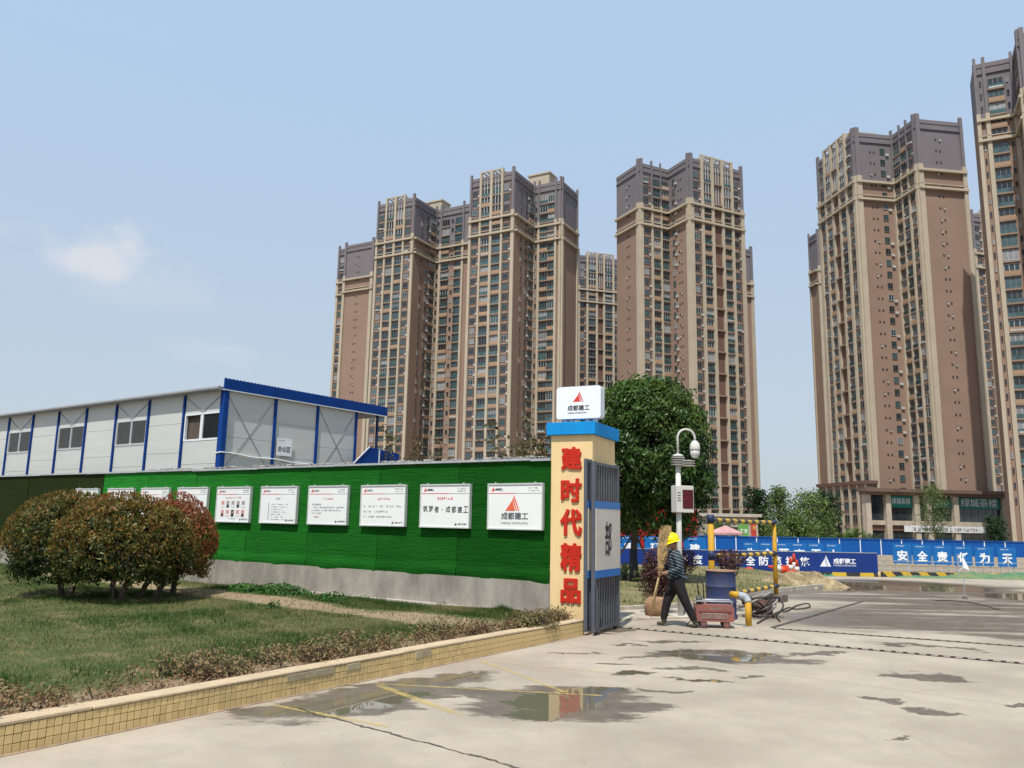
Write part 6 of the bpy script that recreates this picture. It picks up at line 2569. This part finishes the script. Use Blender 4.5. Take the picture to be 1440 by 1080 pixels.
Ed = [(0, 1), (1, 2), (2, 3), (3, 4), (4, 5), (5, 6), (0, 7), (7, 8), (8, 9), (0, 10), (10, 11), (11, 12), (3, 13), (13, 14), (14, 15),
      (3, 16), (16, 17), (17, 18), (15, 19), (18, 20), (5, 21), (9, 22), (22, 23), (12, 24), (24, 25), (6, 26), (6, 27)]
body = skinned(V, Ed, 0, 2)
parts_ = [body]
HX = Vector((-.285, -.055, .985))


def fingers(palm, side, along, curl):
    """five fingers closing round the broom stick"""
    palm, along = Vector(palm), Vector(along).normalized()
    out = []
    fw = Vector((-1, 0, 0))
    for k in range(4):
        L = (.065, .075, .072, .055)[k]
        b0 = palm + along * (.03 - .02 * k) + fw * .012
        p1 = b0 + (fw * .8 + Vector((0, curl * .3, 0))).normalized() * L * .5
        p2 = p1 + Vector((-.15, curl, 0)).normalized() * L * .45
        p3 = p2 + Vector((.8, curl * .5, 0)).normalized() * L * .35
        out.append(skinned([(*b0, .0095), (*p1, .009), (*p2, .0085), (*p3, .007)], [(0, 1), (1, 2), (2, 3)], 0, 1))
    b0 = palm + along * .03 + Vector((.01, curl * .015, 0))
    p1 = b0 + along * .03 + fw * .015
    p2 = p1 + along * .02 + fw * .03
    out.append(skinned([(*b0, .011), (*p1, .0105), (*p2, .008)], [(0, 1), (1, 2)], 0, 1))
    return out


parts_ += fingers((-.275, -.11, .955), -1, (-.1, .1, 1), .9) + fingers((-.28, .015, 1.035), 1, (-.1, 0, 1), -.9)
cv, cf = [], []
for me in parts_:
    o_ = len(cv)
    cv += [tuple(v.co) for v in me.vertices]
    cf += [tuple(i + o_ for i in p.vertices) for p in me.polygons]
fig = bpy.data.meshes.new('body')
fig.from_pydata(cv, [], cf)
for m_ in (M_shirt, M_trou, M_skin, M_boot):
    fig.materials.append(m_)
for p in fig.polygons:
    c = p.center
    p.use_smooth = True
    if c.z > 1.385:
        k = 2
    elif c.x < -.165 and .88 < c.z < 1.12:
        k = 2
    elif c.z < .135:
        k = 3
    elif c.z < .90 and c.x > -.19 or c.z < .8:
        k = 1
    else:
        k = 0
    p.material_index = k
link('body', fig, wk)
# hair, face
hr = MB()
hr.lathe([(.094, 0), (.098, .03), (.094, .06)], 18, (-.038, 0, 1.515))
hair = hr.build('hair', mat('hair', (.02, .018, .018), .7, .1, 9), wk, smooth=True)
hair.scale = (1, 1.0, 1)
for sy_ in (-1, 1):
    MB().lathe([(.003, -.006), (.0095, 0), (.003, .006)], 8, (-.126, sy_ * .033, 1.545)).build('eye', M_ink, wk)
MB().box(-.128, -.118, -.02, .02, 1.462, 1.468).build('mouth', mat('lip', (.2, .08, .06), .6, .1, 9), wk)
# clothing hems
MB().tube([(.05 + .165 * math.cos(a), .16 * math.sin(a), .892 + .01 * math.sin(3 * a)) for a in [2 * PI * k / 24 for k in range(25)]], .016, 8).build('shirt_hem', M_shirt, wk, smooth=True)
hat = thing('hard_hat', 'bright yellow hard hat worn by the worker', 'hard hat', (gnd(950, 881.5).x - .045, gnd(950, 881.5).y, 1.535 * .945))
hat.scale = (1.08, 1.08, 1.0)
hat.rotation_euler = (0, R(-14), 0)
M_hat = mat('hat_yellow', (.80, .66, .01), .3, .04, 5)
dome = MB()
dome.lathe([(.128, .0), (.132, .025), (.13, .06), (.119, .095), (.094, .127), (.06, .146), (.025, .153), (.003, .154)], 26)
dome.build('shell', M_hat, hat, smooth=True)
br_ = MB()
rg = []
for k in range(28):
    a = 2 * PI * k / 28
    ex = .022 + .045 * max(0, -math.cos(a)) ** 2
    rg.append(((.128 + ex) * math.cos(a), (.128 + ex * .8) * math.sin(a), -.008 - .02 * max(0, -math.cos(a))))
inn = [(.124 * math.cos(2 * PI * k / 28), .124 * math.sin(2 * PI * k / 28), .012) for k in range(28)]
br_.add(rg + inn, [(k, (k + 1) % 28, 28 + (k + 1) % 28, 28 + k) for k in range(28)])
br_.build('brim', M_hat, hat, smooth=True)
rib = MB()
rib.tube([(-.118, 0, .075), (-.09, 0, .122), (-.045, 0, .15), (0, 0, .154), (.045, 0, .15), (.09, 0, .122), (.118, 0, .075)], .007, 8)
rib.build('ridge', M_hat, hat, smooth=True)
# broom: bamboo stick held low, twig head over the shoulder
M_bam = mat('bamboo', (.46, .33, .16), .6, .15, 6, stretch=(1, 1, 6))
M_twig = mat('broom_twigs', (.50, .36, .18), .85, .2, 9)
wb = gnd(950, 881.5)
bro = thing('bamboo_broom', 'bamboo twig broom carried head up by the worker', 'broom', tuple(wb))
bro.scale = (.95, .95, .945)
p0, p1 = Vector((-.50, -.06, .19)), Vector((-.26, -.05, 1.06))
MB().tube([p0, p0.lerp(p1, .5) + Vector((.004, 0, 0)), p1], [.014, .0155, .017], 9).build('stick', M_bam, bro, smooth=True)
p0b, p1b = Vector((-.44, .02, .16)), Vector((-.25, 0, 1.0))
MB().tube([p0b, p1b], .011, 8).build('stick', M_bam, bro, smooth=True)
tw2 = MB()
rnd = random.Random(5)
hd0 = Vector((-.275, -.04, 1.0))
for k in range(420):
    a = rnd.uniform(0, 2 * PI)
    r0 = rnd.uniform(0, .035)
    r1 = rnd.uniform(.02, .10) * (1.0 if rnd.random() < .8 else 1.4)
    L = rnd.uniform(.5, .84)
    b0 = hd0 + Vector((math.cos(a) * r0, math.sin(a) * r0, rnd.uniform(-.05, .2)))
    b2 = hd0 + Vector((.155 * L + math.cos(a) * r1, math.sin(a) * r1, L))
    b1 = b0.lerp(b2, .5) + Vector((rnd.uniform(-.02, .02), rnd.uniform(-.02, .02), 0)) + Vector((math.cos(a), math.sin(a), 0)) * .015
    tw2.tube([b0, b1, b2], [.006, .005, .0025], 4, False)
tag(tw2.build('twig_head', M_twig, bro), kind='stuff')
for z in (.06, .2, .36):
    c_ = hd0 + Vector((.155 * z, 0, z))
    MB().tube([c_ + Vector((.058 * math.cos(a), .058 * math.sin(a), 0)) for a in [2 * PI * k / 14 for k in range(15)]], .008, 5).build('binding', mat('broom_binding', (.35, .20, .08), .7, .1, 6), bro)
